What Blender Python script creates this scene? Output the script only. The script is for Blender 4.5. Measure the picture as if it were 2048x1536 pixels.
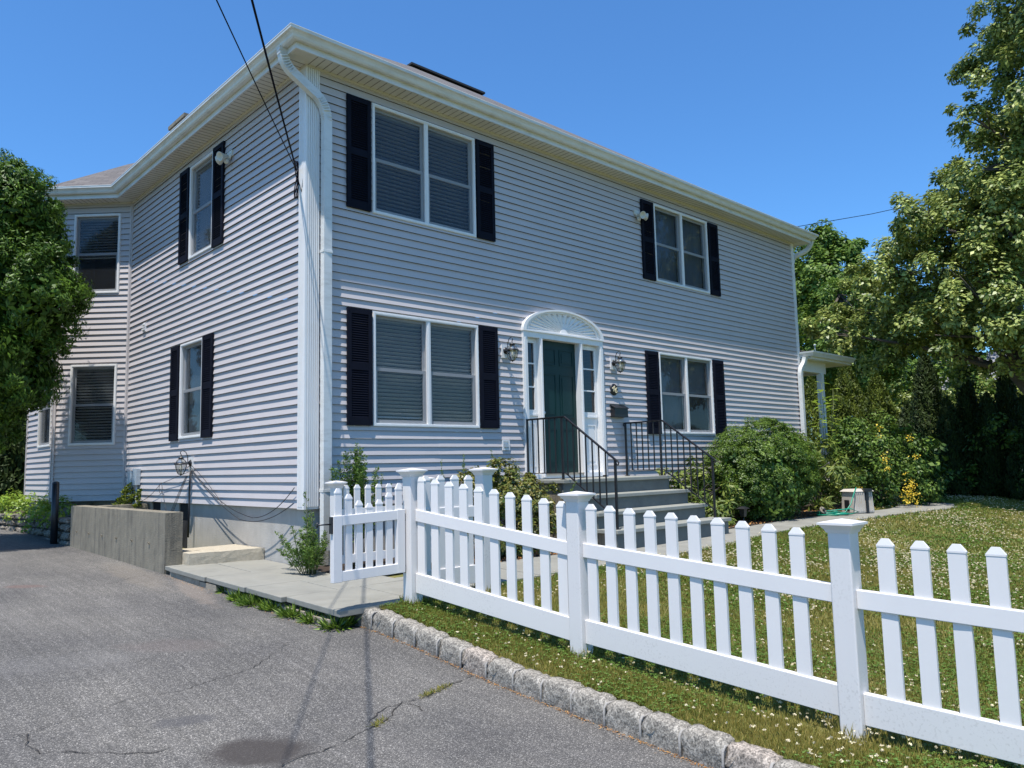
import bpy, math, random
import numpy as np
from mathutils import Vector, Matrix
random.seed(7); rs = np.random.RandomState(11)
for o in list(bpy.data.objects): bpy.data.objects.remove(o)
sc = bpy.context.scene
COL = sc.collection
# ------------------------------------------------------------------ camera, sky, sun, exposure
cam = bpy.data.cameras.new('camera'); camo = bpy.data.objects.new('camera', cam); COL.objects.link(camo)
cam.sensor_width = 36.0; cam.lens = 1554.375/2048*36; cam.clip_start = .05; cam.clip_end = 2000
R_ = Vector((0.729905, -0.683151, -0.02331)); U_ = Vector((-0.055085, -0.092776, 0.994162)); F_ = Vector((0.681325, 0.72436, 0.105349))
camo.matrix_world = Matrix(((R_.x, U_.x, -F_.x, -4.5005), (R_.y, U_.y, -F_.y, -8.3663), (R_.z, U_.z, -F_.z, 1.5500), (0, 0, 0, 1)))
sc.camera = camo
SUN = Vector((-.286, -.144, .947)).normalized()
w = bpy.data.worlds.new('World'); sc.world = w; w.use_nodes = True
nt = w.node_tree; bg = nt.nodes['Background']
sky = nt.nodes.new('ShaderNodeTexSky'); sky.sky_type = 'NISHITA'; sky.sun_disc = False
sky.sun_elevation = math.asin(SUN.z); sky.sun_rotation = math.atan2(SUN.x, SUN.y) % (2*math.pi)
sky.air_density = 1.0; sky.dust_density = 0.35; sky.ozone_density = 2.2; sky.altitude = 50
tint = nt.nodes.new('ShaderNodeMixRGB'); tint.blend_type = 'MULTIPLY'; tint.inputs[0].default_value = 1; tint.inputs[2].default_value = (.62, 1.10, 1.52, 1)
nt.links.new(sky.outputs[0], tint.inputs[1]); nt.links.new(tint.outputs[0], bg.inputs[0]); bg.inputs[1].default_value = .10
sl = bpy.data.lights.new('sun', 'SUN'); sl.energy = 4.9; sl.angle = math.radians(.53); sl.color = (1, .955, .90)
so = bpy.data.objects.new('sun', sl); COL.objects.link(so); so.rotation_euler = (-SUN).to_track_quat('-Z', 'Y').to_euler(); so.location = (-10, -10, 30)
sc.view_settings.view_transform = 'Standard'; sc.view_settings.look = 'None'; sc.view_settings.exposure = 0.5; sc.view_settings.gamma = 1
sc.render.engine = 'CYCLES'
try:
    sc.cycles.max_bounces = 8; sc.cycles.transparent_max_bounces = 16
except Exception: pass

# ------------------------------------------------------------------ materials
def nodes(name):
    m = bpy.data.materials.new(name); m.use_nodes = True
    t = m.node_tree; b = t.nodes['Principled BSDF']; return m, t, b
def mat(name, col, rough=.5, metal=0, var=.0, vscale=3., bump=0, bscale=60., spec=.5, dirt=None, dscale=8., damt=.5, tr=0):
    m, t, b = nodes(name); N = t.nodes.new; Lk = t.links.new
    b.inputs['Roughness'].default_value = rough; b.inputs['Metallic'].default_value = metal
    b.inputs['Specular IOR Level'].default_value = spec
    b.inputs['Base Color'].default_value = (*col, 1)
    tc = N('ShaderNodeTexCoord'); src = None
    if var:
        n = N('ShaderNodeTexNoise'); n.inputs['Scale'].default_value = vscale; n.inputs['Detail'].default_value = 6; n.inputs['Roughness'].default_value = .65
        Lk(tc.outputs['Object'], n.inputs['Vector'])
        r = N('ShaderNodeValToRGB'); r.color_ramp.elements[0].position = .3; r.color_ramp.elements[1].position = .7
        r.color_ramp.elements[0].color = (*[c*(1-var) for c in col], 1); r.color_ramp.elements[1].color = (*[min(1, c*(1+var)) for c in col], 1)
        Lk(n.outputs['Fac'], r.inputs[0]); src = r.outputs[0]
    if dirt:
        n = N('ShaderNodeTexNoise'); n.inputs['Scale'].default_value = dscale; n.inputs['Detail'].default_value = 8; n.inputs['Roughness'].default_value = .7
        mp = N('ShaderNodeMapping'); mp.inputs['Scale'].default_value = dirt[3:] if len(dirt) > 3 else (1, 1, 1)
        Lk(tc.outputs['Object'], mp.inputs[0]); Lk(mp.outputs[0], n.inputs['Vector'])
        r = N('ShaderNodeValToRGB'); r.color_ramp.elements[0].position = .48; r.color_ramp.elements[1].position = .75
        r.color_ramp.elements[0].color = (0, 0, 0, 1); r.color_ramp.elements[1].color = (damt, damt, damt, 1)
        Lk(n.outputs['Fac'], r.inputs[0])
        mx = N('ShaderNodeMixRGB'); mx.inputs[2].default_value = (*dirt[:3], 1)
        if src: Lk(src, mx.inputs[1])
        else: mx.inputs[1].default_value = (*col, 1)
        Lk(r.outputs[0], mx.inputs[0]); src = mx.outputs[0]
    if src: Lk(src, b.inputs['Base Color'])
    if bump:
        n = N('ShaderNodeTexNoise'); n.inputs['Scale'].default_value = bscale; n.inputs['Detail'].default_value = 5
        Lk(tc.outputs['Object'], n.inputs['Vector'])
        bp = N('ShaderNodeBump'); bp.inputs['Strength'].default_value = min(1, bump); bp.inputs['Distance'].default_value = .01
        Lk(n.outputs['Fac'], bp.inputs['Height']); Lk(bp.outputs[0], b.inputs['Normal'])
    return m
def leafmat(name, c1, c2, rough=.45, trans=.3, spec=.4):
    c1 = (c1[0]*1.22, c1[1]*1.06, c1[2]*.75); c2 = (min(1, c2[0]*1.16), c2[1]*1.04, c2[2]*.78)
    m, t, b = nodes(name); N = t.nodes.new; Lk = t.links.new
    a = N('ShaderNodeAttribute'); a.attribute_name = 'tint'
    r = N('ShaderNodeMixRGB'); r.inputs[1].default_value = (*c1, 1); r.inputs[2].default_value = (*c2, 1)
    Lk(a.outputs['Fac'], r.inputs[0]); Lk(r.outputs[0], b.inputs['Base Color'])
    b.inputs['Roughness'].default_value = rough; b.inputs['Specular IOR Level'].default_value = spec
    tl = N('ShaderNodeBsdfTranslucent'); Lk(r.outputs[0], tl.inputs[0])
    mx = N('ShaderNodeMixShader'); mx.inputs[0].default_value = trans
    Lk(b.outputs[0], mx.inputs[1]); Lk(tl.outputs[0], mx.inputs[2]); Lk(mx.outputs[0], t.nodes['Material Output'].inputs[0])
    return m
def glassmat(name, tcol, refl, gcol=(1, 1, 1), rough=.02, wav=0):
    m, t, b = nodes(name); N = t.nodes.new; Lk = t.links.new
    tr = N('ShaderNodeBsdfTransparent'); tr.inputs[0].default_value = (*tcol, 1)
    gl = N('ShaderNodeBsdfGlossy'); gl.inputs[0].default_value = (*gcol, 1); gl.inputs['Roughness'].default_value = rough
    fr = N('ShaderNodeLayerWeight'); fr.inputs[0].default_value = .5
    pw = N('ShaderNodeMath'); pw.operation = 'POWER'; pw.inputs[1].default_value = 4; Lk(fr.outputs['Facing'], pw.inputs[0])
    ma = N('ShaderNodeMath'); ma.operation = 'MULTIPLY_ADD'; ma.inputs[1].default_value = .8; ma.inputs[2].default_value = refl
    ma.use_clamp = True
    Lk(pw.outputs[0], ma.inputs[0]); mx = N('ShaderNodeMixShader'); Lk(ma.outputs[0], mx.inputs[0]); Lk(tr.outputs[0], mx.inputs[1]); Lk(gl.outputs[0], mx.inputs[2])
    if wav:
        tc = N('ShaderNodeTexCoord'); n = N('ShaderNodeTexNoise'); n.inputs['Scale'].default_value = 1.7; n.inputs['Detail'].default_value = 1
        Lk(tc.outputs['Object'], n.inputs['Vector']); bp = N('ShaderNodeBump'); bp.inputs['Strength'].default_value = wav; bp.inputs['Distance'].default_value = .05
        Lk(n.outputs['Fac'], bp.inputs['Height']); Lk(bp.outputs[0], gl.inputs['Normal'])
    Lk(mx.outputs[0], t.nodes['Material Output'].inputs[0]); return m
def screenmat():
    m, t, b = nodes('insect_screen'); N = t.nodes.new; Lk = t.links.new
    tr = N('ShaderNodeBsdfTransparent'); b.inputs['Base Color'].default_value = (.03, .033, .037, 1); b.inputs['Roughness'].default_value = .6; b.inputs['Specular IOR Level'].default_value = .2
    mx = N('ShaderNodeMixShader'); mx.inputs[0].default_value = .38; Lk(tr.outputs[0], mx.inputs[1]); Lk(b.outputs[0], mx.inputs[2])
    Lk(mx.outputs[0], t.nodes['Material Output'].inputs[0]); return m

M = {}
M['siding'] = mat('vinyl_siding', (.50, .458, .446), .48, var=.035, vscale=1.3, bump=.12, bscale=14, dirt=(.40, .39, .37, 1, 1, 6), dscale=1.6, damt=.22)
M['trim'] = mat('white_trim', (.75, .735, .71), .4, var=.02, vscale=4, dirt=(.45, .42, .36, 3, 3, .6), dscale=3, damt=.22)
M['gutter'] = mat('white_gutter', (.66, .665, .64), .38, var=.04, vscale=3, dirt=(.28, .25, .19, 1.2, 1.2, 5), dscale=2.5, damt=.4)
M['soffit'] = mat('cream_soffit', (.62, .595, .53), .6, var=.04, dirt=(.3, .26, .2), dscale=3, damt=.25)
M['vinyl'] = mat('white_vinyl', (.73, .70, .67), .32, var=.02, vscale=3, dirt=(.35, .32, .27, 3, 3, 1), dscale=30, damt=.0, spec=.5)
M['shutter'] = mat('navy_shutter', (.006, .007, .014), .7, var=.2, vscale=5, spec=.12)
M['door'] = mat('dark_green_door', (.005, .030, .028), .45, var=.1, spec=.3)
M['iron'] = mat('black_iron', (.012, .011, .013), .45, var=.3, vscale=20, bump=.2, bscale=80)
M['blackm'] = mat('black_metal', (.015, .015, .017), .4)
M['dark'] = mat('unlit_black', (.012, .013, .016), .9)  # near-black colour stands in for the shade of rooms and openings
M['blind'] = mat('white_blind', (.80, .80, .78), .5)
M['sash'] = mat('window_sash', (.62, .63, .64), .4)
M['shade'] = mat('pale_roller_shade', (.17, .19, .21), .7, var=.08, vscale=2)
M['pane'] = glassmat('window_glass', (.78, .84, .88), .085, wav=.05)
M['paned'] = glassmat('dark_window_glass', (.35, .38, .42), .05)
M['lglass'] = glassmat('lantern_glass', (.80, .82, .80), .22)
M['screen'] = screenmat()
M['bulb'] = mat('lamp_bulb', (.85, .82, .72), .3)
M['conc'] = mat('grey_concrete', (.215, .188, .138), .85, var=.16, vscale=5, bump=.5, bscale=60, dirt=(.06, .056, .048, 4, 4, .35), dscale=2.6, damt=1.0)
M['found'] = mat('foundation_concrete', (.42, .40, .36), .85, var=.10, vscale=4, bump=.35, bscale=50, dirt=(.30, .28, .24, 3, 3, .5), dscale=2.5, damt=.5)
M['slabstep'] = mat('rough_concrete_step', (.42, .37, .28), .9, var=.15, vscale=25, bump=.7, bscale=120)
M['blue'] = mat('bluestone', (.235, .228, .195), .7, var=.16, vscale=2.2, bump=.2, bscale=20, dirt=(.20, .185, .15, 1, 1, 1), dscale=2.3, damt=.6)
M['riser'] = mat('bluestone_riser', (.115, .125, .115), .7, var=.14, vscale=4, bump=.3, bscale=25, dirt=(.2, .19, .16), dscale=6, damt=.4)
M['tread'] = mat('bluestone_tread', (.26, .26, .225), .65, var=.1, vscale=4, bump=.2, bscale=25)
M['shingle_dark'] = mat('ridge_vent', (.02, .02, .022), .8)
M['mulch'] = mat('dark_mulch', (.035, .022, .014), .95, var=.5, vscale=30, bump=1, bscale=60)
M['bark'] = mat('tree_bark', (.09, .075, .06), .9, var=.3, vscale=8, bump=.8, bscale=20)
M['stem'] = mat('green_stem', (.10, .12, .04), .7)
M['mortar'] = mat('kerb_mortar', (.30, .28, .25), .9, var=.1, bump=.4)
M['beige'] = mat('beige_plastic', (.50, .45, .38), .5, var=.05, dirt=(.25, .2, .15), dscale=5, damt=.3)
M['hose'] = mat('green_hose', (.01, .22, .13), .4)
M['greym'] = mat('grey_metal_box', (.42, .47, .50), .4, metal=.2, var=.05)
M['cable'] = mat('black_cable', (.004, .004, .010), .8, spec=.1)
M['gcable'] = mat('grey_cable', (.02, .02, .024), .6)
M['gold'] = mat('brass_numeral', (.85, .70, .42), .35, metal=.0)
M['flood'] = mat('cream_lamp_plastic', (.62, .60, .52), .5)
M['wood'] = mat('weathered_wood', (.30, .26, .20), .9, var=.3, vscale=10, bump=.5)
M['nwall'] = mat('neighbour_wall', (.55, .56, .56), .7)
M['nroof'] = mat('neighbour_roof', (.22, .22, .23), .8, var=.1)
M['white_plastic'] = mat('white_plastic', (.78, .78, .76), .45)
def streak(m):   # dirt specks towards the bottom rails of the fence: speckle noise, own shape
    return m
def roofmat():
    m, t, b = nodes('asphalt_shingles'); N = t.nodes.new; Lk = t.links.new
    uv = N('ShaderNodeUVMap'); br = N('ShaderNodeTexBrick'); br.inputs['Scale'].default_value = 1
    br.inputs['Brick Width'].default_value = .32; br.inputs['Row Height'].default_value = .14; br.inputs['Mortar Size'].default_value = .008
    br.inputs['Color1'].default_value = (.095, .085, .078, 1); br.inputs['Color2'].default_value = (.14, .125, .115, 1); br.inputs['Mortar'].default_value = (.07, .06, .06, 1)
    br.inputs['Mortar Smooth'].default_value = .3
    Lk(uv.outputs[0], br.inputs['Vector'])
    n = N('ShaderNodeTexNoise'); n.inputs['Scale'].default_value = 60; Lk(uv.outputs[0], n.inputs['Vector'])
    mx = N('ShaderNodeMixRGB'); mx.blend_type = 'OVERLAY'; mx.inputs[0].default_value = .6; Lk(br.outputs[0], mx.inputs[1]); Lk(n.outputs['Fac'], mx.inputs[2])
    Lk(mx.outputs[0], b.inputs['Base Color']); b.inputs['Roughness'].default_value = .9
    bp = N('ShaderNodeBump'); bp.inputs['Distance'].default_value = .02; bp.inputs['Strength'].default_value = .8; Lk(br.outputs[1], bp.inputs['Height']); bp.invert = True; Lk(bp.outputs[0], b.inputs['Normal'])
    return m
M['roof'] = roofmat()
def vinyldirt():
    m, t, b = nodes('white_vinyl_dirty'); N = t.nodes.new; Lk = t.links.new
    tc = N('ShaderNodeTexCoord'); n = N('ShaderNodeTexNoise'); n.inputs['Scale'].default_value = 70; n.inputs['Detail'].default_value = 3
    Lk(tc.outputs['Object'], n.inputs['Vector']); n2 = N('ShaderNodeTexNoise'); n2.inputs['Scale'].default_value = 3; Lk(tc.outputs['Object'], n2.inputs['Vector'])
    a = N('ShaderNodeMath'); a.operation = 'MULTIPLY'; r1 = N('ShaderNodeValToRGB'); r1.color_ramp.elements[0].position = .56; r1.color_ramp.elements[1].position = .66
    r2 = N('ShaderNodeValToRGB'); r2.color_ramp.elements[0].position = .42; r2.color_ramp.elements[1].position = .62
    Lk(n.outputs['Fac'], r1.inputs[0]); Lk(n2.outputs['Fac'], r2.inputs[0]); Lk(r1.outputs[0], a.inputs[0]); Lk(r2.outputs[0], a.inputs[1])
    mx = N('ShaderNodeMixRGB'); mx.inputs[1].default_value = (.69, .66, .63, 1); mx.inputs[2].default_value = (.26, .23, .19, 1)
    m2 = N('ShaderNodeMath'); m2.operation = 'MULTIPLY'; m2.inputs[1].default_value = .2; Lk(a.outputs[0], m2.inputs[0]); Lk(m2.outputs[0], mx.inputs[0])
    Lk(mx.outputs[0], b.inputs['Base Color']); b.inputs['Roughness'].default_value = .35; return m
M['vinyld'] = vinyldirt()
def granite(name, c):
    m, t, b = nodes(name); N = t.nodes.new; Lk = t.links.new
    tc = N('ShaderNodeTexCoord'); v = N('ShaderNodeTexVoronoi'); v.inputs['Scale'].default_value = 110; Lk(tc.outputs['Object'], v.inputs['Vector'])
    n = N('ShaderNodeTexNoise'); n.inputs['Scale'].default_value = 14; n.inputs['Detail'].default_value = 8; n.inputs['Roughness'].default_value = .75; Lk(tc.outputs['Object'], n.inputs['Vector'])
    r = N('ShaderNodeValToRGB'); r.color_ramp.elements[0].position = .35; r.color_ramp.elements[1].position = .62
    r.color_ramp.elements[0].color = (*[x*.42 for x in c], 1); r.color_ramp.elements[1].color = (*[x*1.25 for x in c], 1)
    Lk(n.outputs['Fac'], r.inputs[0]); sp = N('ShaderNodeSeparateColor'); Lk(v.outputs['Color'], sp.inputs[0])
    mx = N('ShaderNodeMixRGB'); mx.blend_type = 'OVERLAY'; mx.inputs[0].default_value = .55; Lk(r.outputs[0], mx.inputs[1]); Lk(sp.outputs[0], mx.inputs[2])
    Lk(mx.outputs[0], b.inputs['Base Color']); b.inputs['Roughness'].default_value = .8
    bp = N('ShaderNodeBump'); bp.inputs['Strength'].default_value = .8; bp.inputs['Distance'].default_value = .012; Lk(n.outputs['Fac'], bp.inputs['Height']); Lk(bp.outputs[0], b.inputs['Normal'])
    return m
M['gran'] = granite('grey_granite', (.27, .245, .205)); M['gran2'] = granite('tan_granite', (.33, .28, .23)); M['block'] = granite('retaining_block', (.19, .165, .13))
def asphalt():
    m, t, b = nodes('old_asphalt'); N = t.nodes.new; Lk = t.links.new
    geo = N('ShaderNodeNewGeometry')
    v = N('ShaderNodeTexVoronoi'); v.inputs['Scale'].default_value = 190; Lk(geo.outputs['Position'], v.inputs['Vector'])
    sp = N('ShaderNodeSeparateColor'); Lk(v.outputs['Color'], sp.inputs[0])
    r = N('ShaderNodeValToRGB'); e = r.color_ramp.elements; e[0].position = 0; e[0].color = (.06, .058, .056, 1); e[1].position = 1; e[1].color = (.38, .36, .325, 1)
    k = r.color_ramp.elements.new(.55); k.color = (.118, .112, .104, 1); k = r.color_ramp.elements.new(.86); k.color = (.17, .161, .148, 1)
    Lk(sp.outputs[0], r.inputs[0])
    n = N('ShaderNodeTexNoise'); n.inputs['Scale'].default_value = .9; n.inputs['Detail'].default_value = 5; n.inputs['Roughness'].default_value = .6; Lk(geo.outputs['Position'], n.inputs['Vector'])
    r2 = N('ShaderNodeValToRGB'); r2.color_ramp.elements[0].position = .3; r2.color_ramp.elements[1].position = .72; r2.color_ramp.elements[0].color = (.34, .34, .35, 1); r2.color_ramp.elements[1].color = (.68, .665, .64, 1)
    Lk(n.outputs['Fac'], r2.inputs[0])
    mx = N('ShaderNodeMixRGB'); mx.blend_type = 'OVERLAY'; mx.inputs[0].default_value = .8; Lk(r.outputs[0], mx.inputs[1]); Lk(r2.outputs[0], mx.inputs[2])
    cur = mx.outputs[0]
    # worn tyre-brush streaks running along the drive
    mp = N('ShaderNodeMapping'); mp.inputs['Rotation'].default_value = (0, 0, .5); mp.inputs['Scale'].default_value = (26, 1.0, 1); Lk(geo.outputs['Position'], mp.inputs[0])
    ns = N('ShaderNodeTexNoise'); ns.inputs['Scale'].default_value = 1; ns.inputs['Detail'].default_value = 4; Lk(mp.outputs[0], ns.inputs['Vector'])
    rs_ = N('ShaderNodeValToRGB'); rs_.color_ramp.elements[0].position = .35; rs_.color_ramp.elements[1].position = .7; rs_.color_ramp.elements[0].color = (.80, .80, .79, 1); rs_.color_ramp.elements[1].color = (1.0, 1, 1, 1); Lk(ns.outputs['Fac'], rs_.inputs[0])
    mm = N('ShaderNodeMixRGB'); mm.blend_type = 'MULTIPLY'; mm.inputs[0].default_value = 1; Lk(cur, mm.inputs[1]); Lk(rs_.outputs[0], mm.inputs[2]); cur = mm.outputs[0]
    # oil and rust stains
    nd = N('ShaderNodeTexNoise'); nd.inputs['Scale'].default_value = 5; nd.inputs['Detail'].default_value = 5; Lk(geo.outputs['Position'], nd.inputs['Vector'])
    for (cx, cy, ang, a, bb, col, amt) in ((-2.47, -4.08, -.62, .30, .17, (.045, .038, .034), .85), (-2.2, -1.98, -.75, .38, .2, (.13, .105, .095), .35), (-2.65, -3.47, -.3, .16, .07, (.07, .068, .07), .6), (-2.48, 1.62, -.8, .22, .1, (.15, .09, .075), .5), (-1.2, .2, 1.4, 1.0, .12, (.30, .24, .19), .28), (-1.35, 1.6, 1.5, 1.3, .2, (.28, .235, .18), .22), (-3.0, -1.9, -.4, .6, .25, (.25, .24, .23), .10)):
        mp = N('ShaderNodeMapping'); mp.vector_type = 'TEXTURE'; mp.inputs['Location'].default_value = (cx, cy, 0); mp.inputs['Rotation'].default_value = (0, 0, ang); mp.inputs['Scale'].default_value = (a, bb, 1e3)
        Lk(geo.outputs['Position'], mp.inputs[0]); ln = N('ShaderNodeVectorMath'); ln.operation = 'LENGTH'; Lk(mp.outputs[0], ln.inputs[0])
        ad = N('ShaderNodeMath'); ad.operation = 'MULTIPLY_ADD'; ad.inputs[1].default_value = 1.1; Lk(nd.outputs['Fac'], ad.inputs[0]); Lk(ln.outputs['Value'], ad.inputs[2])
        rr = N('ShaderNodeMapRange'); rr.inputs['From Min'].default_value = 1.25; rr.inputs['From Max'].default_value = 1.75; rr.inputs['To Min'].default_value = amt; rr.inputs['To Max'].default_value = 0
        Lk(ad.outputs[0], rr.inputs[0]); mc = N('ShaderNodeMixRGB'); mc.inputs[2].default_value = (*col, 1); Lk(rr.outputs[0], mc.inputs[0]); Lk(cur, mc.inputs[1]); cur = mc.outputs[0]
    Lk(cur, b.inputs['Base Color']); b.inputs['Roughness'].default_value = .85; b.inputs['Specular IOR Level'].default_value = .3
    bp = N('ShaderNodeBump'); bp.inputs['Strength'].default_value = .7; bp.inputs['Distance'].default_value = .004; Lk(v.outputs['Distance'], bp.inputs['Height']); Lk(bp.outputs[0], b.inputs['Normal'])
    return m
M['asphalt'] = asphalt()
def lawnmat():
    m, t, b = nodes('lawn_soil'); N = t.nodes.new; Lk = t.links.new
    geo = N('ShaderNodeNewGeometry'); n = N('ShaderNodeTexNoise'); n.inputs['Scale'].default_value = 2.2; n.inputs['Detail'].default_value = 8; n.inputs['Roughness'].default_value = .7; Lk(geo.outputs['Position'], n.inputs['Vector'])
    r = N('ShaderNodeValToRGB'); r.color_ramp.elements[0].position = .35; r.color_ramp.elements[1].position = .68; r.color_ramp.elements[0].color = (.075, .10, .024, 1); r.color_ramp.elements[1].color = (.21, .175, .07, 1)
    Lk(n.outputs['Fac'], r.inputs[0]); Lk(r.outputs[0], b.inputs['Base Color']); b.inputs['Roughness'].default_value = 1; b.inputs['Specular IOR Level'].default_value = .1; return m
M['lawn'] = lawnmat()
L_ = dict(
 grass=leafmat('grass_blades', (.095, .15, .022), (.34, .30, .12), .5, .35, .25),
 clover=leafmat('clover_leaves', (.055, .14, .025), (.13, .24, .06), .5, .25, .3),
 cloverf=leafmat('clover_flowers', (.66, .70, .66), (.52, .45, .42), .7, .2, .2),
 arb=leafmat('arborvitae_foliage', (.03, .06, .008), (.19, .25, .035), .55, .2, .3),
 arb_shade=leafmat('shaded_arborvitae_foliage', (.018, .04, .012), (.05, .085, .02), .6, .15, .25),  # shade under the tall tree is put into this foliage colour
 left=leafmat('cypress_foliage', (.016, .055, .008), (.13, .25, .03), .5, .25, .3),
 yew=leafmat('yew_foliage', (.024, .07, .010), (.17, .28, .045), .45, .2, .4),
 azalea=leafmat('azalea_foliage', (.05, .10, .02), (.22, .20, .06), .4, .2, .5),
 rhodo=leafmat('rhododendron_foliage', (.04, .095, .015), (.21, .26, .07), .5, .2, .3),
 fern=leafmat('feathery_foliage', (.05, .12, .025), (.14, .24, .06), .5, .3, .3),
 maple=leafmat('pale_tree_foliage', (.035, .09, .010), (.47, .57, .22), .42, .28, .4),
 back=leafmat('green_tree_foliage', (.05, .12, .02), (.20, .32, .07), .5, .3, .3),
 yell=leafmat('yellow_blossom', (.68, .52, .05), (.72, .66, .16), .6, .3, .2),
 bushy=leafmat('broadleaf_bush_foliage', (.022, .065, .012), (.15, .25, .05), .5, .2, .3),
 sap=leafmat('bright_sapling_foliage', (.16, .30, .04), (.30, .42, .08), .4, .35, .4),
 red=leafmat('reddish_leaves', (.20, .05, .04), (.3, .12, .08), .5, .3, .3),
 dry=leafmat('dry_leaf_litter', (.22, .10, .04), (.42, .27, .13), .8, .1, .2))

# ------------------------------------------------------------------ mesh helpers
def link(name, me, parent=None):
    o = bpy.data.objects.new(name, me); COL.objects.link(o)
    if parent is not None: o.parent = parent; 
    if parent is not None: o.matrix_parent_inverse = Matrix.Translation(-Vector(wloc(parent)))
    return o
def wloc(o):
    v = Vector(o.location)
    return v
class MB:
    def __init__(s): s.v = []; s.f = []; s.sm = []
    def add(s, vs, fs, smooth=False):
        b = len(s.v); s.v += [tuple(p) for p in vs]; s.f += [tuple(i+b for i in f) for f in fs]; s.sm += [smooth]*len(fs)
    def box8(s, p):   # p: 8 points, bottom 4 (ccw) then top 4
        s.add(p, [(3, 2, 1, 0), (4, 5, 6, 7), (0, 1, 5, 4), (1, 2, 6, 5), (2, 3, 7, 6), (3, 0, 4, 7)])
    def box(s, x0, x1, y0, y1, z0, z1):
        s.box8([(x0, y0, z0), (x1, y0, z0), (x1, y1, z0), (x0, y1, z0), (x0, y0, z1), (x1, y0, z1), (x1, y1, z1), (x0, y1, z1)])
    def wbox(s, W, s0, s1, z0, z1, d0, d1):
        q = lambda a, z, d: W(a, z, d)
        s.box8([q(s0, z0, d1), q(s1, z0, d1), q(s1, z0, d0), q(s0, z0, d0), q(s0, z1, d1), q(s1, z1, d1), q(s1, z1, d0), q(s0, z1, d0)])
    def beam(s, a, b, wd, hz):   # sloped beam with vertical sides, hz height below the line a-b (top line)
        a = Vector(a); b = Vector(b); d = (b-a); d.z = 0; d.normalize(); n = Vector((-d.y, d.x, 0))*wd/2; h = Vector((0, 0, hz))
        s.box8([a-n-h, b-n-h, b+n-h, a+n-h, a-n, b-n, b+n, a+n])
    def tube(s, pts, r, n=8, rect=None, cap=True, r1=None):
        P = [Vector(p) for p in pts]; up = Vector((0, 0, 1)); rings = []; pv = None
        for i, p in enumerate(P):
            t = (P[min(i+1, len(P)-1)]-P[max(i-1, 0)]).normalized()
            if pv is None:
                a = t.cross(up); 
                if a.length < .2: a = t.cross(Vector((0, 1, 0)))
            else: a = pv-t*pv.dot(t)
            a.normalize(); pv = a; c = t.cross(a)
            rr = r if r1 is None else r+(r1-r)*i/(len(P)-1)
            if rect: rings.append([p+a*x*rect[0]+c*y*rect[1] for x, y in ((-.5, -.5), (.5, -.5), (.5, .5), (-.5, .5))])
            else: rings.append([p+(a*math.cos(2*math.pi*k/n)+c*math.sin(2*math.pi*k/n))*rr for k in range(n)])
        m = len(rings[0]); vs = [v for R in rings for v in R]; fs = []
        for i in range(len(rings)-1):
            for k in range(m): fs.append((i*m+k, i*m+(k+1) % m, (i+1)*m+(k+1) % m, (i+1)*m+k))
        if cap: fs += [tuple(range(m))[::-1], tuple((len(rings)-1)*m+k for k in range(m))]
        s.add(vs, fs, not rect)
    def lathe(s, c, prof, n=12, smooth=True, ax=None):
        c = Vector(c); vs = []; m = len(prof)
        if ax is None: A, B, Cc = Vector((1, 0, 0)), Vector((0, 1, 0)), Vector((0, 0, 1))
        else:
            Cc = Vector(ax).normalized(); A = Cc.cross(Vector((0, 0, 1)) if abs(Cc.z) < .9 else Vector((1, 0, 0))).normalized(); B = Cc.cross(A)
        for r, z in prof:
            for k in range(n): vs.append(c+(A*math.cos(2*math.pi*k/n)+B*math.sin(2*math.pi*k/n))*r+Cc*z)
        fs = [(i*n+k, i*n+(k+1) % n, (i+1)*n+(k+1) % n, (i+1)*n+k) for i in range(m-1) for k in range(n)]
        s.add(vs, fs, smooth)
    def build(s, name, m, parent=None, bevel=0):
        me = bpy.data.meshes.new(name); me.from_pydata(s.v, [], s.f); me.validate(); 
        me.materials.append(m)
        if any(s.sm) and len(s.sm) == len(me.polygons): me.polygons.foreach_set('use_smooth', s.sm)
        o = link(name, me, parent)
        if bevel:
            md = o.modifiers.new('b', 'BEVEL'); md.width = bevel; md.segments = 2; md.limit_method = 'ANGLE'; md.angle_limit = math.radians(40)
        return o
def tag(o, label=None, cat=None, group=None, kind=None):
    if label: o['label'] = label
    if cat: o['category'] = cat
    if group: o['group'] = group
    if kind: o['kind'] = kind
    return o
def empty(name, loc, label, cat, group=None):
    o = bpy.data.objects.new(name, None); COL.objects.link(o); o.location = loc; o.empty_display_size = .2
    return tag(o, label, cat, group)
def npmesh(name, V, F, m, parent=None, tint=None, nper=4, smooth=False):
    me = bpy.data.meshes.new(name); nv = len(V); nf = len(F)
    me.vertices.add(nv); me.vertices.foreach_set('co', np.asarray(V, np.float32).ravel())
    me.loops.add(nf*nper); me.loops.foreach_set('vertex_index', np.asarray(F, np.int32).ravel())
    me.polygons.add(nf); me.polygons.foreach_set('loop_start', np.arange(nf, dtype=np.int32)*nper); me.polygons.foreach_set('loop_total', np.full(nf, nper, np.int32))
    if tint is not None:
        a = me.attributes.new('tint', 'FLOAT', 'POINT'); a.data.foreach_set('value', np.asarray(tint, np.float32))
    me.update(calc_edges=True); me.materials.append(m)
    return link(name, me, parent)
def unit(a): return a/(np.linalg.norm(a, axis=1, keepdims=True)+1e-9)
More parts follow.
